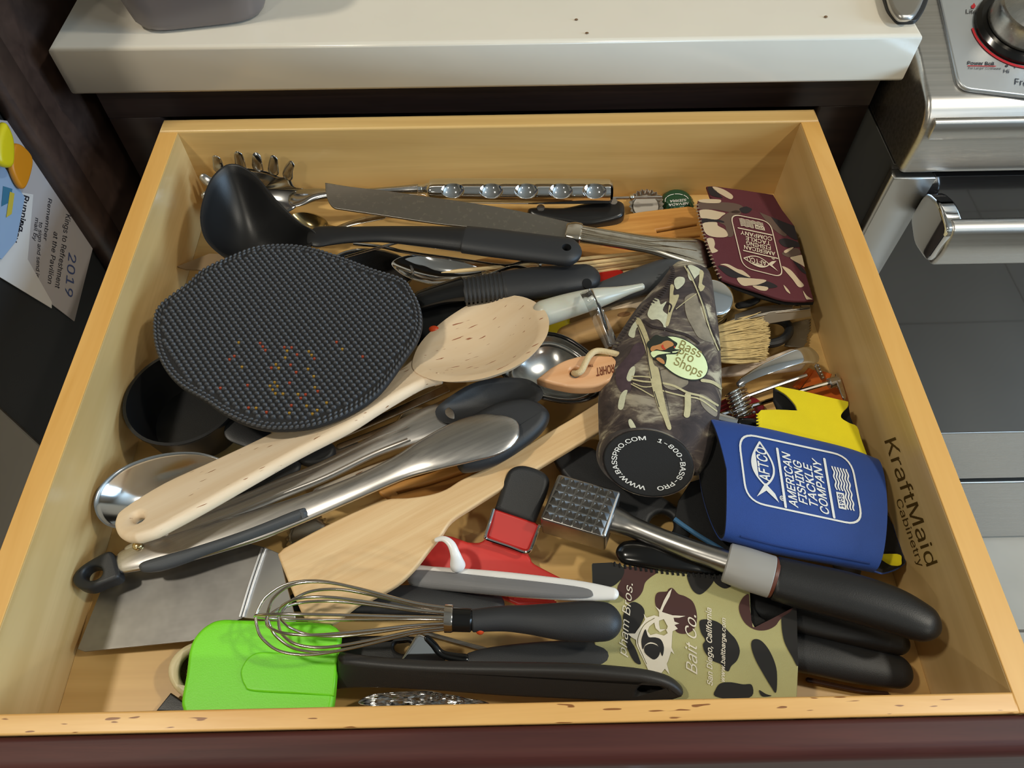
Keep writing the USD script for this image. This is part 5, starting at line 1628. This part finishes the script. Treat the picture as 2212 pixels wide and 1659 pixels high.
# ---------------- yellow sleeve (under the blue one)
M['yellow_neo'] = plain('yellow_neo', lin(236, 218, 8), 0.75, bump=0.15, bscale=2200, var=0.06, vscale=35, sheen_weight=0.1)
t = Thing('yellow_sleeve', 'bright yellow foam can sleeve tucked under the blue one', 'can sleeve')
py_ = Plane([(1674, 838, .040), (1833, 867, .040), (1640, 920, .044)])
yo = [(1674, 837), (1683, 834), (1735, 844), (1789, 857)] + crom([(1833, 867), (1832, 878), (1820, 891), (1818, 902), (1835, 913), (1852, 921), (1861, 948), (1880, 1000)], 3).tolist() + [(1880, 1010), (1760, 1000), (1645, 960), (1640, 926), (1636, 894), (1644, 885), (1680, 884), (1722, 886)] + crom([(1722, 886), (1717, 873), (1699, 853), (1682, 842)], 3).tolist()[1:]
t.part('cover', slab(yo, py_, 0.0012, 0.0005), M['yellow_neo'])
t.part('foam', slab(yo, Plane([(1674, 838, .0386), (1833, 867, .0386), (1640, 920, .0426)]), 0.0022, 0.0006), M['foam_grey'])
lo = [(1672, 838), (1833, 868), (1838, 900), (1880, 1000), (1760, 1000), (1645, 960), (1640, 926), (1636, 894), (1681, 885), (1672, 864)]
t.part('under_layer', slab(lo, Plane([(1674, 838, .032), (1833, 867, .030), (1640, 920, .034)]), 0.003, 0.001), M['foam_black'])
t.part('stitching', stitches(np.array([py_.at(*q) for q in [(1640, 892), (1641, 926), (1648, 955)]]), 9, out=-1), M['yellow_neo'], kind='stuff')
t.done()
t = Thing('yellow_sleeve', 'second yellow can sleeve of which only an edge shows below the blue one', 'can sleeve')
t.part('cover', slab(crom([(1860, 1200), (1938, 1196), (1948, 1210), (1940, 1222), (1880, 1214)], 4, True), 0.030, 0.0012, 0.0004), M['yellow_neo'])
t.part('under_layer', slab(crom([(1855, 1196), (1930, 1200), (1949, 1216), (1944, 1226), (1924, 1234), (1870, 1222)], 4, True), 0.0245, 0.0022, 0.0006), M['foam_grey'])
t.part('foam', slab(crom([(1860, 1200), (1928, 1204), (1946, 1214), (1922, 1228), (1872, 1218)], 4, True), 0.0275, 0.0022, 0.0006), M['foam_black'])
t.done()

# ---------------- dark sleeve with a blue edge, under the blue one
M['blue_edge'] = plain('blue_edge', lin(58, 104, 142), 0.7)
t = Thing('lined_sleeve', 'black lined can sleeve with a thin blue edge beside the mallet neck', 'can sleeve')
pd_ = Plane([(1457, 1120, .034), (1560, 1186, .036), (1520, 1040, .030)])
t.part('lining', slab([(1457, 1120), (1466, 1080), (1492, 1040), (1560, 1020), (1640, 1100), (1640, 1215), (1566, 1192)], pd_, 0.003, 0.0008), M['foam_black'])
t.part('edge', tube([pd_.at(x, y) for x, y in [(1457, 1121), (1480, 1138), (1510, 1158), (1540, 1176), (1572, 1196)]], 0.0016, 8), M['blue_edge'])
t.done()

# ---------------- blue sleeve
M['blue_neo'] = plain('blue_neo', lin(20, 62, 138), 0.7, bump=0.15, bscale=2200, var=0.08, vscale=40, sheen_weight=0.1)


def sleeve(Aedge, Bedge, hu, hd, wall, ends, nu=40, nv=56, inset=0.0):
    "a flattened tube between two seam lines; ends(s, top) -> (start, end) of the fabric along the tube, in parts of its length"
    A, B = crom(pxz(Aedge), 8), crom(pxz(Bedge), 8)
    def along(C, u):
        x = np.linspace(0, 1, len(C))
        p = np.stack([np.interp(u, x, C[:, i]) for i in range(3)], -1)
        over = np.where(u < 0, u, np.where(u > 1, u - 1, 0))
        d0, d1 = (C[1] - C[0]) * (len(C) - 1), (C[-1] - C[-2]) * (len(C) - 1)
        return p + np.where(u[..., None] < 0, d0, d1) * over[..., None]
    ph = np.linspace(0, 2 * math.pi, nv, endpoint=False)
    s = 0.5 - 0.5 * np.cos(ph)
    top = np.sin(ph) >= 0
    e = np.array([ends(a, b) for a, b in zip(s, top)])
    U = e[:, 0][None] + (e[:, 1] - e[:, 0])[None] * np.linspace(0, 1, nu)[:, None]
    def surf(inner):
        a, b = along(A, U), along(B, U)
        w = np.linalg.norm(b - a, axis=-1, keepdims=True)
        lat = (b - a) / w
        dirn = unit(np.gradient((a + b) / 2, axis=0))
        n = unit(np.cross(lat, dirn))
        n = np.where(n[..., 2:] < 0, -n, n)
        ss = 0.5 + (s[None, :, None] - 0.5) * (1 - 2 * inner / w)
        h = np.where(np.sin(ph) >= 0, hu, hd) - inner
        off = h[None, :] * np.sign(np.sin(ph))[None] * np.abs(np.sin(ph))[None] ** 0.8
        return a + (b - a) * ss + n * off[..., None]
    O, I = surf(0.0), surf(wall)
    return O, I


def shell(O, I):
    rings = np.concatenate([O, I[::-1], O[:1]])
    return loft(rings, closed_ends=False)


Aed = [(1529, 908, .050), (1637, 926, .049), (1720, 945, .047), (1822, 970, .043), (1888, 994, .038)]
Bed = [(1562, 1165, .050), (1671, 1194, .049), (1793, 1217, .046), (1895, 1236, .040)]
def blue_ends(s, top):
    if top:
        return (0.035 * (1 - abs(2 * s - 1)), 0.99 - 0.03 * max(0, s - .55))
    return (-0.055 * (1 - abs(2 * s - 1) ** 2), 1.03 + 0.34 * max(0.0, math.sin(math.pi * max(0.0, s - .3) / .7)) ** 0.8)
O, I = (np.clip(x, [-0.2, 0, 0], [w, 1, 1]) for x, w in zip(sleeve(Aed, Bed, 0.013, 0.014, 0.003, blue_ends), (0.2592, 0.2566)))
t = Thing('blue_sleeve', 'royal blue foam can sleeve with white tackle company print at the right', 'can sleeve')
mid = O + (I - O) * 0.35
cov = shell(O, mid)
t.part('cover', cov, M['blue_neo'], smooth=50)
t.part('lining', shell(mid, I), M['foam_black'], smooth=50)
t.part('lettering', decal(*tackle_print([(1613, 1083), (1594, 935), (1837, 988), (1864, 1137)]), cov, 0.0005), M['white_print'], smooth=60)
sb = [O[int(4 + 32 * k / 20), 25] for k in range(21)]
t.part('seam', tube(sb, 0.0007, 6), plain('blue_seam', lin(16, 48, 112), 0.8))
t.done()

# ---------------- maroon camouflage sleeve
M['maroon_neo'] = plain('maroon_neo', lin(92, 38, 48), 0.78, bump=0.15, bscale=2200, var=0.06, vscale=40)
t = Thing('maroon_sleeve', 'maroon, tan and black camouflage can sleeve in the back right corner', 'can sleeve')
pm_ = Plane([(1510, 434, .036), (1672, 424, .034), (1757, 648, .040)])
mo = [(1508, 432), (1528, 429), (1556, 431), (1600, 440), (1650, 462), (1690, 478), (1716, 488), (1727, 527), (1743, 595), (1759, 648)] + crom([(1759, 649), (1696, 647), (1639, 629), (1594, 615), (1560, 603)], 3).tolist()[1:] + crom([(1553, 592), (1540, 561), (1526, 520), (1512, 470), (1506, 440)], 3).tolist()
mcov = within(slab(mo, pm_, 0.0032, 0.0012))
t.part('cover', mcov, M['maroon_neo'])
fl = [(1526, 402), (1540, 401), (1600, 409), (1671, 420), (1690, 452), (1716, 486), (1690, 492), (1600, 455), (1556, 440), (1534, 424)]
t.part('rear_flap', within(slab(fl, Plane([(1526, 402, .0305), (1671, 420, .0275), (1716, 486, .034)]), 0.003, 0.0012)), M['maroon_neo'])
t.part('lining', within(slab([(1558, 604), (1594, 616), (1639, 630), (1696, 648), (1759, 650), (1757, 656), (1700, 656), (1640, 641), (1594, 625), (1562, 610), (1530, 520), (1520, 450), (1560, 440), (1650, 470), (1716, 500)], Plane([(1510, 434, .0325), (1672, 424, .0300), (1757, 648, .0340)]), 0.0022, 0.0008)), M['foam_black'])
t.part('under_layer', within(slab([(1532, 415), (1550, 432), (1530, 440), (1516, 470), (1540, 540), (1566, 608), (1640, 640), (1700, 657), (1752, 656), (1720, 500), (1650, 430)], Plane([(1532, 415, .018), (1672, 424, .010), (1752, 656, .022)]), 0.003, 0.001)), M['foam_black'])
g3 = lambda pts: [(1300 + x / 4.424, 380 + y / 4.424) for x, y in pts]
M['camo_tan'] = plain('camo_tan', lin(206, 186, 156), 0.8)
M['camo_black'] = plain('camo_black', lin(36, 30, 34), 0.8)
M['camo_umber'] = plain('camo_umber', lin(98, 78, 68), 0.8)
lim = sg.Polygon(mo).buffer(-0.8)
for m_, off, shapes in ((M['camo_umber'], 0.0002, [[(920, 262), (1000, 250), (1250, 260), (1350, 300), (1300, 360), (1180, 340), (1060, 320), (940, 320)], [(1180, 370), (1280, 330), (1330, 360), (1240, 420), (1260, 560), (1200, 580), (1180, 480), (1120, 440)], [(1500, 330), (1600, 360), (1740, 460), (1760, 580), (1650, 520), (1560, 420)], [(1720, 740), (1850, 690), (1900, 740), (1800, 780)]]),
                        (M['camo_black'], 0.0003, [[(950, 420), (1020, 400), (1150, 430), (1165, 450), (1080, 440), (980, 465)], [(1320, 310), (1420, 290), (1430, 330), (1380, 360), (1330, 345)], [(1110, 860), (1200, 880), (1300, 930), (1420, 980), (1340, 980), (1240, 970), (1170, 930)], [(1480, 230), (1600, 300), (1780, 400), (1850, 470), (1880, 600), (1820, 600), (1700, 500), (1560, 320)], [(1690, 620), (1760, 600), (1880, 640), (1890, 680), (1750, 680)], [(1430, 1040), (1560, 1005), (1680, 1060), (1560, 1075)], [(1820, 800), (1900, 860), (1960, 940), (1900, 910)]]),
                        (M['camo_tan'], 0.0004, [[(1000, 224), (1130, 230), (1120, 262), (1000, 262), (925, 248), (935, 230)], [(930, 335), (1020, 325), (1120, 345), (1180, 360), (1150, 385), (1100, 420), (1000, 410), (940, 400)], [(960, 460), (1090, 445), (1110, 480), (1180, 520), (1200, 580), (1100, 590), (1000, 560)], [(1000, 610), (1060, 600), (1080, 650), (1075, 690), (1110, 720), (1060, 740), (1040, 720)], [(1130, 850), (1200, 845), (1290, 890), (1350, 910), (1420, 975), (1300, 930), (1190, 866)], [(1290, 980), (1400, 980), (1570, 1000), (1500, 1040), (1420, 1050), (1340, 1050)], [(1440, 1052), (1580, 1065), (1570, 1100), (1500, 1092)], [(1740, 720), (1800, 690), (1830, 690), (1760, 740)], [(1800, 790), (1850, 770), (1920, 765), (1945, 870), (1900, 850)], [(1720, 870), (1800, 900), (1880, 990), (1930, 1050), (1880, 1065), (1820, 990)], [(1735, 1045), (1780, 1090), (1800, 1130), (1760, 1100)], [(1920, 1100), (1960, 1150), (2020, 1190), (1960, 1190)]])):
    for q in shapes:
        gg = sg.Polygon(crom(g3(q), 4, True)).buffer(0).intersection(lim)
        if not gg.is_empty:
            t.part('camouflage_print', decal(*tri_poly(gg), pm_, off), m_, smooth=False)
pf_ = Plane([(1526, 402, .0305), (1671, 420, .0275), (1716, 486, .034)])
for m_, q in ((M['camo_tan'], [(1060, 104), (1160, 130), (1250, 190), (1230, 226), (1140, 180), (1080, 140)]), (M['camo_black'], [(1012, 112), (1060, 114), (1130, 186), (1150, 212), (1040, 186)])):
    t.part('camouflage_print', decal(*poly_px(crom(g3(q), 4, True)), pf_, 0.0003), m_, smooth=False)
t.part('lettering', decal(*tackle_print([(1692, 601), (1605, 579), (1577, 463), (1663, 480)]), pm_, 0.0007), plain('cream_print', lin(220, 206, 182), 0.8), smooth=False)
t.part('stitching', stitches(np.array([pm_.at(*q) for q in crom([(1507, 440), (1512, 470), (1526, 520), (1540, 561), (1553, 592), (1560, 603)], 3)]), 22, out=-1), plain('stitch_tan', lin(150, 128, 106), 0.8), kind='stuff')
t.done()

# ---------------- printed camouflage sleeve at the front
M['olive'] = plain('olive', lin(178, 172, 118), 0.75, bump=0.15, bscale=2200, var=0.05, vscale=40)
M['print_black'] = plain('print_black', lin(30, 28, 26), 0.8)
M['print_brown'] = plain('print_brown', lin(72, 42, 38), 0.8)
t = Thing('olive_sleeve', 'olive, brown and black camouflage can sleeve with white fish print at the front', 'can sleeve')
pb_ = Plane([(1330, 1218, .030), (1720, 1312, .037), (1720, 1500, .037)])
bo = [(1278, 1217)] + crom([(1322, 1215), (1353, 1222), (1426, 1232), (1484, 1238), (1544, 1243), (1588, 1246), (1608, 1254), (1620, 1264)], 3).tolist() + [(1623, 1340), (1631, 1354), (1660, 1340), (1721, 1308), (1723, 1400), (1725, 1439), (1722, 1503), (1720, 1516), (1500, 1522), (1300, 1526), (1284, 1400)]
bcov = slab(bo, pb_, 0.0030, 0.0010)
t.part('cover', bcov, M['olive'])
t.part('under_layer', slab([(1300, 1225), (1600, 1262), (1640, 1330), (1655, 1340), (1721, 1310), (1722, 1500), (1500, 1520), (1310, 1520)], Plane([(1330, 1218, .0255), (1720, 1312, .0305), (1720, 1500, .0305)]), 0.003, 0.001), M['foam_black'])
z = lambda pts: [(1280 + x / 4.81, 1200 + y / 4.81) for x, y in pts]
blk = [[(0, 85), (200, 70), (300, 110), (330, 165), (290, 255), (180, 330), (0, 300)], [(385, 500), (440, 485), (510, 525), (540, 590), (520, 680), (470, 770), (430, 830), (390, 870), (440, 960), (480, 1060), (500, 1130), (440, 1110), (380, 1010), (330, 830), (320, 640), (345, 550)],
       [(985, 190), (1120, 192), (1255, 215), (1255, 270), (1200, 345), (1125, 405), (1060, 385), (1010, 310)], [(1262, 215), (1390, 210), (1485, 235), (1450, 310), (1385, 345), (1320, 325), (1262, 272)],
       [(1110, 690), (1165, 665), (1260, 678), (1340, 720), (1420, 800), (1490, 880), (1528, 990), (1500, 1090), (1440, 1150), (1410, 1205), (1365, 1180), (1330, 1130), (1240, 1090), (1170, 1010), (1145, 930), (1170, 880), (1125, 800)],
       [(1655, 890), (1700, 870), (1760, 895), (1830, 980), (1890, 1110), (1915, 1240), (1905, 1425), (1850, 1360), (1760, 1210), (1690, 1080), (1650, 960)],
       [(1275, 1465), (1280, 1390), (1330, 1330), (1430, 1318), (1560, 1340), (1652, 1345), (1655, 1460), (1500, 1500)], [(1730, 1400), (1800, 1440), (1860, 1460), (1760, 1465)], [(1960, 660), (1975, 640), (2050, 590), (2115, 545), (2130, 900), (2135, 1150), (2070, 1050), (2000, 920), (1970, 800)]]
brn = [[(310, 130), (400, 120), (560, 140), (680, 165), (600, 230), (545, 285), (520, 370), (470, 440), (380, 490), (330, 450), (270, 400), (260, 330), (300, 240)], [(650, 440), (680, 385), (770, 375), (790, 350), (830, 340), (890, 400), (960, 425), (1040, 480), (1080, 590), (1080, 700), (1040, 780), (960, 815), (880, 800), (840, 740), (800, 660), (720, 590), (660, 530)],
       [(1620, 405), (1560, 440), (1520, 530), (1540, 630), (1600, 720), (1700, 775), (1810, 775), (1900, 730), (1955, 660), (2110, 545), (2110, 525), (1900, 620), (1690, 745), (1655, 690), (1630, 500)], [(745, 1310), (780, 1280), (830, 1290), (850, 1340), (845, 1370), (770, 1340)], [(600, 1480), (620, 1380), (720, 1385), (740, 1480)]]
def patch(ps, m_, off):
    for p in ps:
        g = sg.Polygon(crom(z(p), 4, True)).buffer(0).intersection(sg.Polygon(bo).buffer(-0.5))
        if not g.is_empty:
            t.part('camouflage_print', decal(*tri_poly(g), pb_, off), m_, smooth=False)
patch(brn, M['print_brown'], 0.0003)
patch(blk, M['print_black'], 0.00045)
M['print_cream'] = plain('print_cream', lin(226, 216, 196), 0.75)
words_ = (text_px('pham Bros.', (1352, 1420), (1367, 1262), (-17, -5), False, 0.25), text_px('Bait Co.', (1506, 1458), (1503, 1330), (-24, -6), False, 0.3),
                text_px('San Diego, California', (1539, 1482), (1536, 1314), (-11.5, -2), True, 0.25), text_px('www.baitbarge.com', (1565, 1474), (1567, 1336), (-9, -1.5), True, 0.25))
for w_ in words_:
    t.part('lettering', decal(*w_, pb_, 0.0007), M['print_cream'], smooth=False)
from shapely.ops import unary_union
fish = sg.Polygon(z([(600, 1250), (560, 1150), (500, 1030), (455, 930), (450, 880), (400, 850), (362, 812), (440, 815), (470, 770), (520, 710), (545, 670), (530, 610), (560, 650), (640, 625), (690, 640), (690, 590), (650, 530), (700, 570), (740, 470), (790, 380), (825, 345), (800, 430), (740, 540), (720, 590), (830, 625), (965, 632), (900, 650), (840, 650), (850, 690), (900, 710), (850, 725), (885, 765), (830, 790), (825, 850), (820, 960), (850, 1030), (815, 1000), (790, 1080), (770, 1130), (800, 1240), (750, 1180), (710, 1230), (680, 1290), (640, 1265)])).buffer(0)
gaps = [sg.Polygon(z(p)).buffer(0) for p in ([(690, 680), (740, 665), (780, 740), (770, 770), (700, 770), (690, 720)], [(590, 740), (640, 700), (655, 760), (700, 800), (760, 770), (780, 810), (740, 835), (660, 815), (600, 830), (570, 790)])]
dark = [sg.Polygon(crom(z(p), 3, True)).buffer(0) for p in ([(550, 770), (580, 850), (650, 855), (710, 880), (740, 960), (725, 1050), (700, 1000), (670, 930), (600, 905), (545, 935), (520, 980), (505, 900), (520, 830)], [(540, 950), (600, 920), (670, 940), (700, 990), (685, 1050), (640, 1085), (590, 1060), (540, 1010)])]
spine = sg.LineString(crom(z([(640, 655), (540, 720), (480, 830), (470, 920), (520, 1040), (560, 1130)]), 4)).buffer(0.7)
fish = fish.difference(unary_union(gaps + [spine]))
t.part('fish_print', decal(*tri_poly(fish), pb_, 0.0007), M['print_cream'], smooth=False)
t.part('fish_print', decal(*tri_poly(unary_union(dark)), pb_, 0.0009), M['print_black'], smooth=False)
t.part('stitching', stitches(np.array([pb_.at(*q) for q in crom([(1322, 1215), (1353, 1222), (1426, 1232), (1484, 1238), (1544, 1243), (1588, 1246), (1618, 1260)], 3)]), 26, r=0.0008, out=-1), M['foam_black'], kind='stuff')
t.done()

# ---------------- bottle sleeve with leaf camouflage
def tree_camo():
    nodes = {'g': ('geometry', {}), 'p': ('principled_bsdf', {'roughness': 0.8, 'sheen_weight': 0.1}),
             'm1': ('mapping', {'rotation': (0, 0, math.radians(-68)), 'scale': (0.3, 1, 1)}), 'n1': ('noise_texture', {'scale': 52, 'detail': 5.0, 'roughness': 0.65, 'distortion': 0.8}),
             'r1': ('rgb_ramp', {'ramp': [(0.30, lin(38, 30, 30)), (0.47, lin(74, 62, 58)), (0.54, lin(112, 100, 86)), (0.63, lin(196, 188, 160))]}),
             'n2': ('noise_texture', {'scale': 30, 'detail': 2.0}), 'r2': ('rgb_ramp', {'ramp': [(0.42, (0.55, 0.52, 0.56)), (0.62, (1, 1, 1))]}),
             'x': ('mix', {'mix_type': 'multiply', 'fac': 1.0}), 'n3': ('noise_texture', {'scale': 2200, 'detail': 1.0}), 'b': ('bump', {'strength': 0.12, 'distance': 0.0004})}
    links = [('g.position', 'm1.vector'), ('m1.vector', 'n1.vector'), ('n1.fac', 'r1.fac'), ('g.position', 'n2.vector'), ('n2.fac', 'r2.fac'), ('r1.color', 'x.color1'), ('r2.color', 'x.color2'), ('x.color', 'p.base_color'), ('g.position', 'n3.vector'), ('n3.fac', 'b.height'), ('b.normal', 'p.normal')]
    return mat('tree_camo', nodes, links)


M['tree_camo'] = tree_camo()
t = Thing('bottle_sleeve', 'leaf camouflage bottle sleeve with an oval fish badge and black base', 'bottle sleeve')
bp = [(1408, 1012, .034, 208, .62), (1412, 975, .038, 238, .62), (1418, 920, .041, 256, .62), (1424, 860, .043, 264, .60), (1436, 790, .044, 246, .60), (1450, 735, .044, 214, .58), (1466, 680, .044, 172, .55), (1482, 630, .044, 124, .5), (1492, 592, .044, 92, .42), (1500, 572, .043, 62, .3)]
body = bar(bp, 0.6, 'fr', m=56, n=8, power=2.2, endlen=0.35)
t.part('cover', body, M['tree_camo'], smooth=60)
# black base disc, tilted up towards the front
bc, bx_, by_ = P(1401, 1002, 0.052), P(1500, 1018, 0.052), P(1401, 926, 0.062)
ctr = [(1401 + 98 * math.cos(a) - 6 * math.sin(a), 1001 + 14 * math.cos(a) + 71 * math.sin(a)) for a in np.radians(np.linspace(0, 360, 48, endpoint=False))]
pbase = Plane([(1310, 990, .054), (1490, 1015, .054), (1402, 930, .0660)])
M['base_black'] = plain('base_black', lin(24, 24, 25), 0.8, bump=0.15, bscale=2200)
base_m = slab(ctr, pbase, 0.004, 0.0012)
# skirt that joins the tilted base to the sleeve
rim3 = np.array([pbase.at(1401 + (x - 1401) * 1.02, 1001 + (y - 1001) * 1.02) for x, y in ctr]) - pbase.n * 0.0012
low3 = rim3 - pbase.n * 0.016 + np.array([0, 0.004, -0.004])
t.part('collar', loft(np.array([rim3 + (rim3 - rim3.mean(0)) * -0.10 - pbase.n * 0.001, rim3, low3 + (low3 - low3.mean(0)) * 0.10, low3])), M['tree_camo'], smooth=60)
bs = t.part('base', base_m, M['base_black'])
def ring_text(s, a0, a1, rx=0.70, cap=0.115):
    out = []
    v, f = text2(s, True)
    x0, x1 = v[:, 0].min(), v[:, 0].max()
    tt = (v[:, 0] - x0) / (x1 - x0)
    a = np.radians(a0 + (a1 - a0) * tt)
    r = rx + v[:, 1] * cap
    return np.column_stack([1401 + r * (98 * np.cos(a) - 6 * np.sin(a)), 1001 + r * (14 * np.cos(a) + 71 * np.sin(a))]), f
for rt in (ring_text('1-800-BASS-PRO', -78, 72), ring_text('WWW.BASSPRO.COM', 92, 262)):
    t.part('lettering', decal(*rt, pbase, 0.0004), M['white_print'], parent=bs, smooth=False)
# twigs and bark printed on the cover
zz = lambda pts: [(1280 + x / 4.878, 560 + y / 4.878) for x, y in pts]
M['twig_tan'] = plain('twig_tan', lin(190, 180, 140), 0.8, var=0.12, vscale=300)
M['bark_pale'] = plain('bark_pale', lin(206, 208, 182), 0.8, var=0.1, vscale=300)
M['bark_dark'] = plain('bark_dark', lin(48, 38, 38), 0.8)
M['bark_grey'] = plain('bark_grey', lin(136, 126, 108), 0.8, var=0.25, vscale=160)
M['bark_plum'] = plain('bark_plum', lin(74, 58, 66), 0.8, var=0.2, vscale=200)
def onto(name, polys, m_, off):
    for v, f in polys:
        d = decal(v, f, body, off, 9)
        if len(d.faces):
            t.part(name, d, m_, smooth=60)
sp_ = lambda pts, n=4: poly_px(crom(zz(pts), n, True))
for pts in ([(250, 1170), (300, 1100), (380, 1010), (430, 920), (500, 880), (560, 960), (500, 1060), (430, 1130), (400, 1230), (410, 1330), (390, 1400), (300, 1400), (250, 1300)],):
    onto('leaf_print', [sp_(pts)], M['bark_plum'], 0.0003)
onto('leaf_print', [sp_([(980, 400), (1080, 360), (1120, 470), (1160, 600), (1230, 760), (1300, 860), (1250, 880), (1120, 830), (1050, 720), (990, 600), (970, 480)]), sp_([(700, 1190), (860, 1160), (980, 1240), (1000, 1320), (860, 1380), (740, 1330)]), sp_([(1130, 1420), (1250, 1480), (1310, 1600), (1290, 1659), (1200, 1600), (1140, 1520)])], M['bark_grey'], 0.0003)
onto('bark_print', [sp_([(600, 520), (650, 420), (700, 430), (720, 480), (780, 450), (740, 540), (800, 600), (780, 690), (760, 760), (740, 690), (690, 640), (620, 640), (580, 590)]), sp_([(860, 230), (900, 190), (965, 200), (965, 260), (900, 320), (870, 300)]), sp_([(1000, 80), (1060, 70), (1150, 130), (1100, 180), (1050, 230), (1010, 200)]), sp_([(395, 1160), (440, 1130), (450, 1180), (420, 1270), (380, 1290), (360, 1250)]), sp_([(290, 1450), (330, 1390), (370, 1385), (350, 1460), (330, 1560), (300, 1590), (270, 1560)]), sp_([(380, 1700), (410, 1690), (460, 1780), (430, 1800), (390, 1760)]), sp_([(420, 700), (470, 650), (500, 690), (460, 740), (440, 830), (380, 800)])], M['bark_pale'], 0.0004)
tw = [[(455, 640), (510, 640), (600, 860), (640, 1100), (690, 1150), (720, 1280), (740, 1400), (790, 1640), (830, 1780), (790, 1790), (740, 1659), (690, 1560), (640, 1400), (600, 1220), (570, 1000), (500, 780)], [(820, 280), (860, 290), (850, 380), (910, 380), (880, 470), (840, 560), (800, 700), (770, 700), (790, 600), (810, 440)], [(1130, 120), (1170, 150), (1150, 260), (1180, 290), (1150, 340), (1110, 330), (1120, 240)]]
onto('twig_print', [sp_(q, 3) for q in tw], M['twig_tan'], 0.0005)
ln = [[(970, 80), (1050, 220), (1110, 360), (1160, 500), (1210, 680), (1260, 820), (1320, 960)], [(420, 1270), (520, 1290), (640, 1300)], [(420, 1240), (520, 1240), (610, 1250)], [(410, 1320), (520, 1380), (640, 1450)], [(430, 1310), (540, 1350), (660, 1340)], [(740, 1310), (860, 1340), (1000, 1410), (1150, 1450), (1310, 1540)], [(740, 1390), (850, 1420), (980, 1450), (1130, 1480), (1300, 1600)], [(1150, 1280), (1260, 1300), (1370, 1370)], [(880, 530), (980, 450), (1090, 370)], [(1000, 1440), (1000, 1560), (990, 1640)]]
wd = [14, 18, 14, 12, 12, 22, 16, 34, 9, 66]
onto('twig_print', [tri_poly(sg.LineString(crom(zz(q), 4)).buffer(w_ / 2 / 4.878)) for q, w_ in zip(ln, wd)], M['twig_tan'], 0.0006)
dk = [[(990, 70), (1070, 220), (1130, 360), (1180, 500), (1230, 680), (1290, 830), (1340, 960)], [(540, 660), (640, 720), (760, 740), (860, 770), (1000, 810), (1110, 890)], [(700, 1150), (730, 1290), (760, 1400), (810, 1640)], [(480, 700), (560, 900), (590, 1100), (620, 1260)], [(800, 470), (830, 500), (810, 560)], [(650, 1400), (700, 1560)]]
onto('twig_print', [tri_poly(sg.LineString(crom(zz(q), 4)).buffer(w_ / 4.878)) for q, w_ in zip(dk, [4, 14, 3, 4, 8, 4])], M['bark_dark'], 0.0007)
# badge
zb = lambda pts: [(1370 + x / 11.06, 700 + y / 11.06) for x, y in pts]
M['badge_green'] = plain('badge_green', lin(222, 236, 182), 0.6)
M['badge_dark'] = plain('badge_dark', lin(36, 42, 34), 0.6)
M['badge_gold'] = plain('badge_gold', lin(140, 128, 72), 0.6)
M['badge_orange'] = plain('badge_orange', lin(190, 132, 80), 0.6)
M['badge_red'] = plain('badge_red', lin(200, 66, 40), 0.6)
ov = sg.Polygon(ellipse(1370 + 1130 / 11.06, 700 + 835 / 11.06, 61, 36.5, 35, 48))
onto('badge', [tri_poly(ov.buffer(2.2))], M['badge_dark'], 0.0009)
onto('badge', [tri_poly(ov)], M['badge_green'], 0.0011)
onto('badge', [poly_px(crom(zb([(300, 510), (340, 440), (400, 400), (460, 320), (540, 290), (660, 330), (800, 340), (920, 420), (1020, 490), (990, 560), (960, 620), (1110, 655), (1000, 740), (860, 750), (760, 760), (770, 850), (730, 1000), (620, 980), (520, 890), (440, 850), (390, 770), (350, 620), (320, 580)]), 4, True))], M['badge_dark'], 0.0013)
onto('badge', [poly_px(crom(zb([(385, 640), (420, 570), (520, 540), (640, 500), (700, 450), (800, 430), (900, 470), (930, 540), (830, 590), (740, 640), (640, 660), (520, 640), (430, 690)]), 4, True)), poly_px(crom(zb([(520, 860), (600, 830), (700, 900), (715, 985), (620, 950)]), 4, True))], M['badge_orange'], 0.0015)
onto('badge', [poly_px(crom(zb([(395, 720), (450, 680), (560, 670), (680, 690), (760, 700), (860, 720), (700, 745), (560, 770), (470, 830), (420, 800)]), 4, True)), poly_px(zb([(900, 690), (1080, 665), (980, 715), (900, 720)]))], M['badge_green'], 0.0015)
onto('badge', [poly_px(zb([(640, 560), (680, 520), (700, 590), (750, 640), (720, 660), (660, 620)])), poly_px(zb([(940, 560), (975, 580), (960, 610), (930, 600)]))], M['badge_red'], 0.0017)
wd_ = merge2(text_px('Bass', zb([(1045, 590)])[0], zb([(1545, 830)])[0], (7.5, -16.5)), text_px('Pro', zb([(1000, 780)])[0], zb([(1360, 950)])[0], (7.5, -16.5)), text_px('Shops', zb([(920, 980)])[0], zb([(1560, 1300)])[0], (7.5, -16.5)))
onto('lettering', [wd_], M['badge_gold'], 0.0014)
seam = np.array([hit(np.array([q]), body)[0][0] for q in crom(zz([(845, 75), (860, 160), (800, 290), (700, 425), (600, 500), (470, 630), (350, 780), (260, 930), (190, 1100)]), 3) if np.isfinite(hit(np.array([q + np.array([6.0, 2.0])]), body)[0]).all() and np.isfinite(hit(np.array([q]), body)[0]).all()])
if len(seam) > 4:
    t.part('stitching', stitches(seam, 40, r=0.0005, reach=0.003, out=-1), M['bark_dark'], kind='stuff')
t.done()
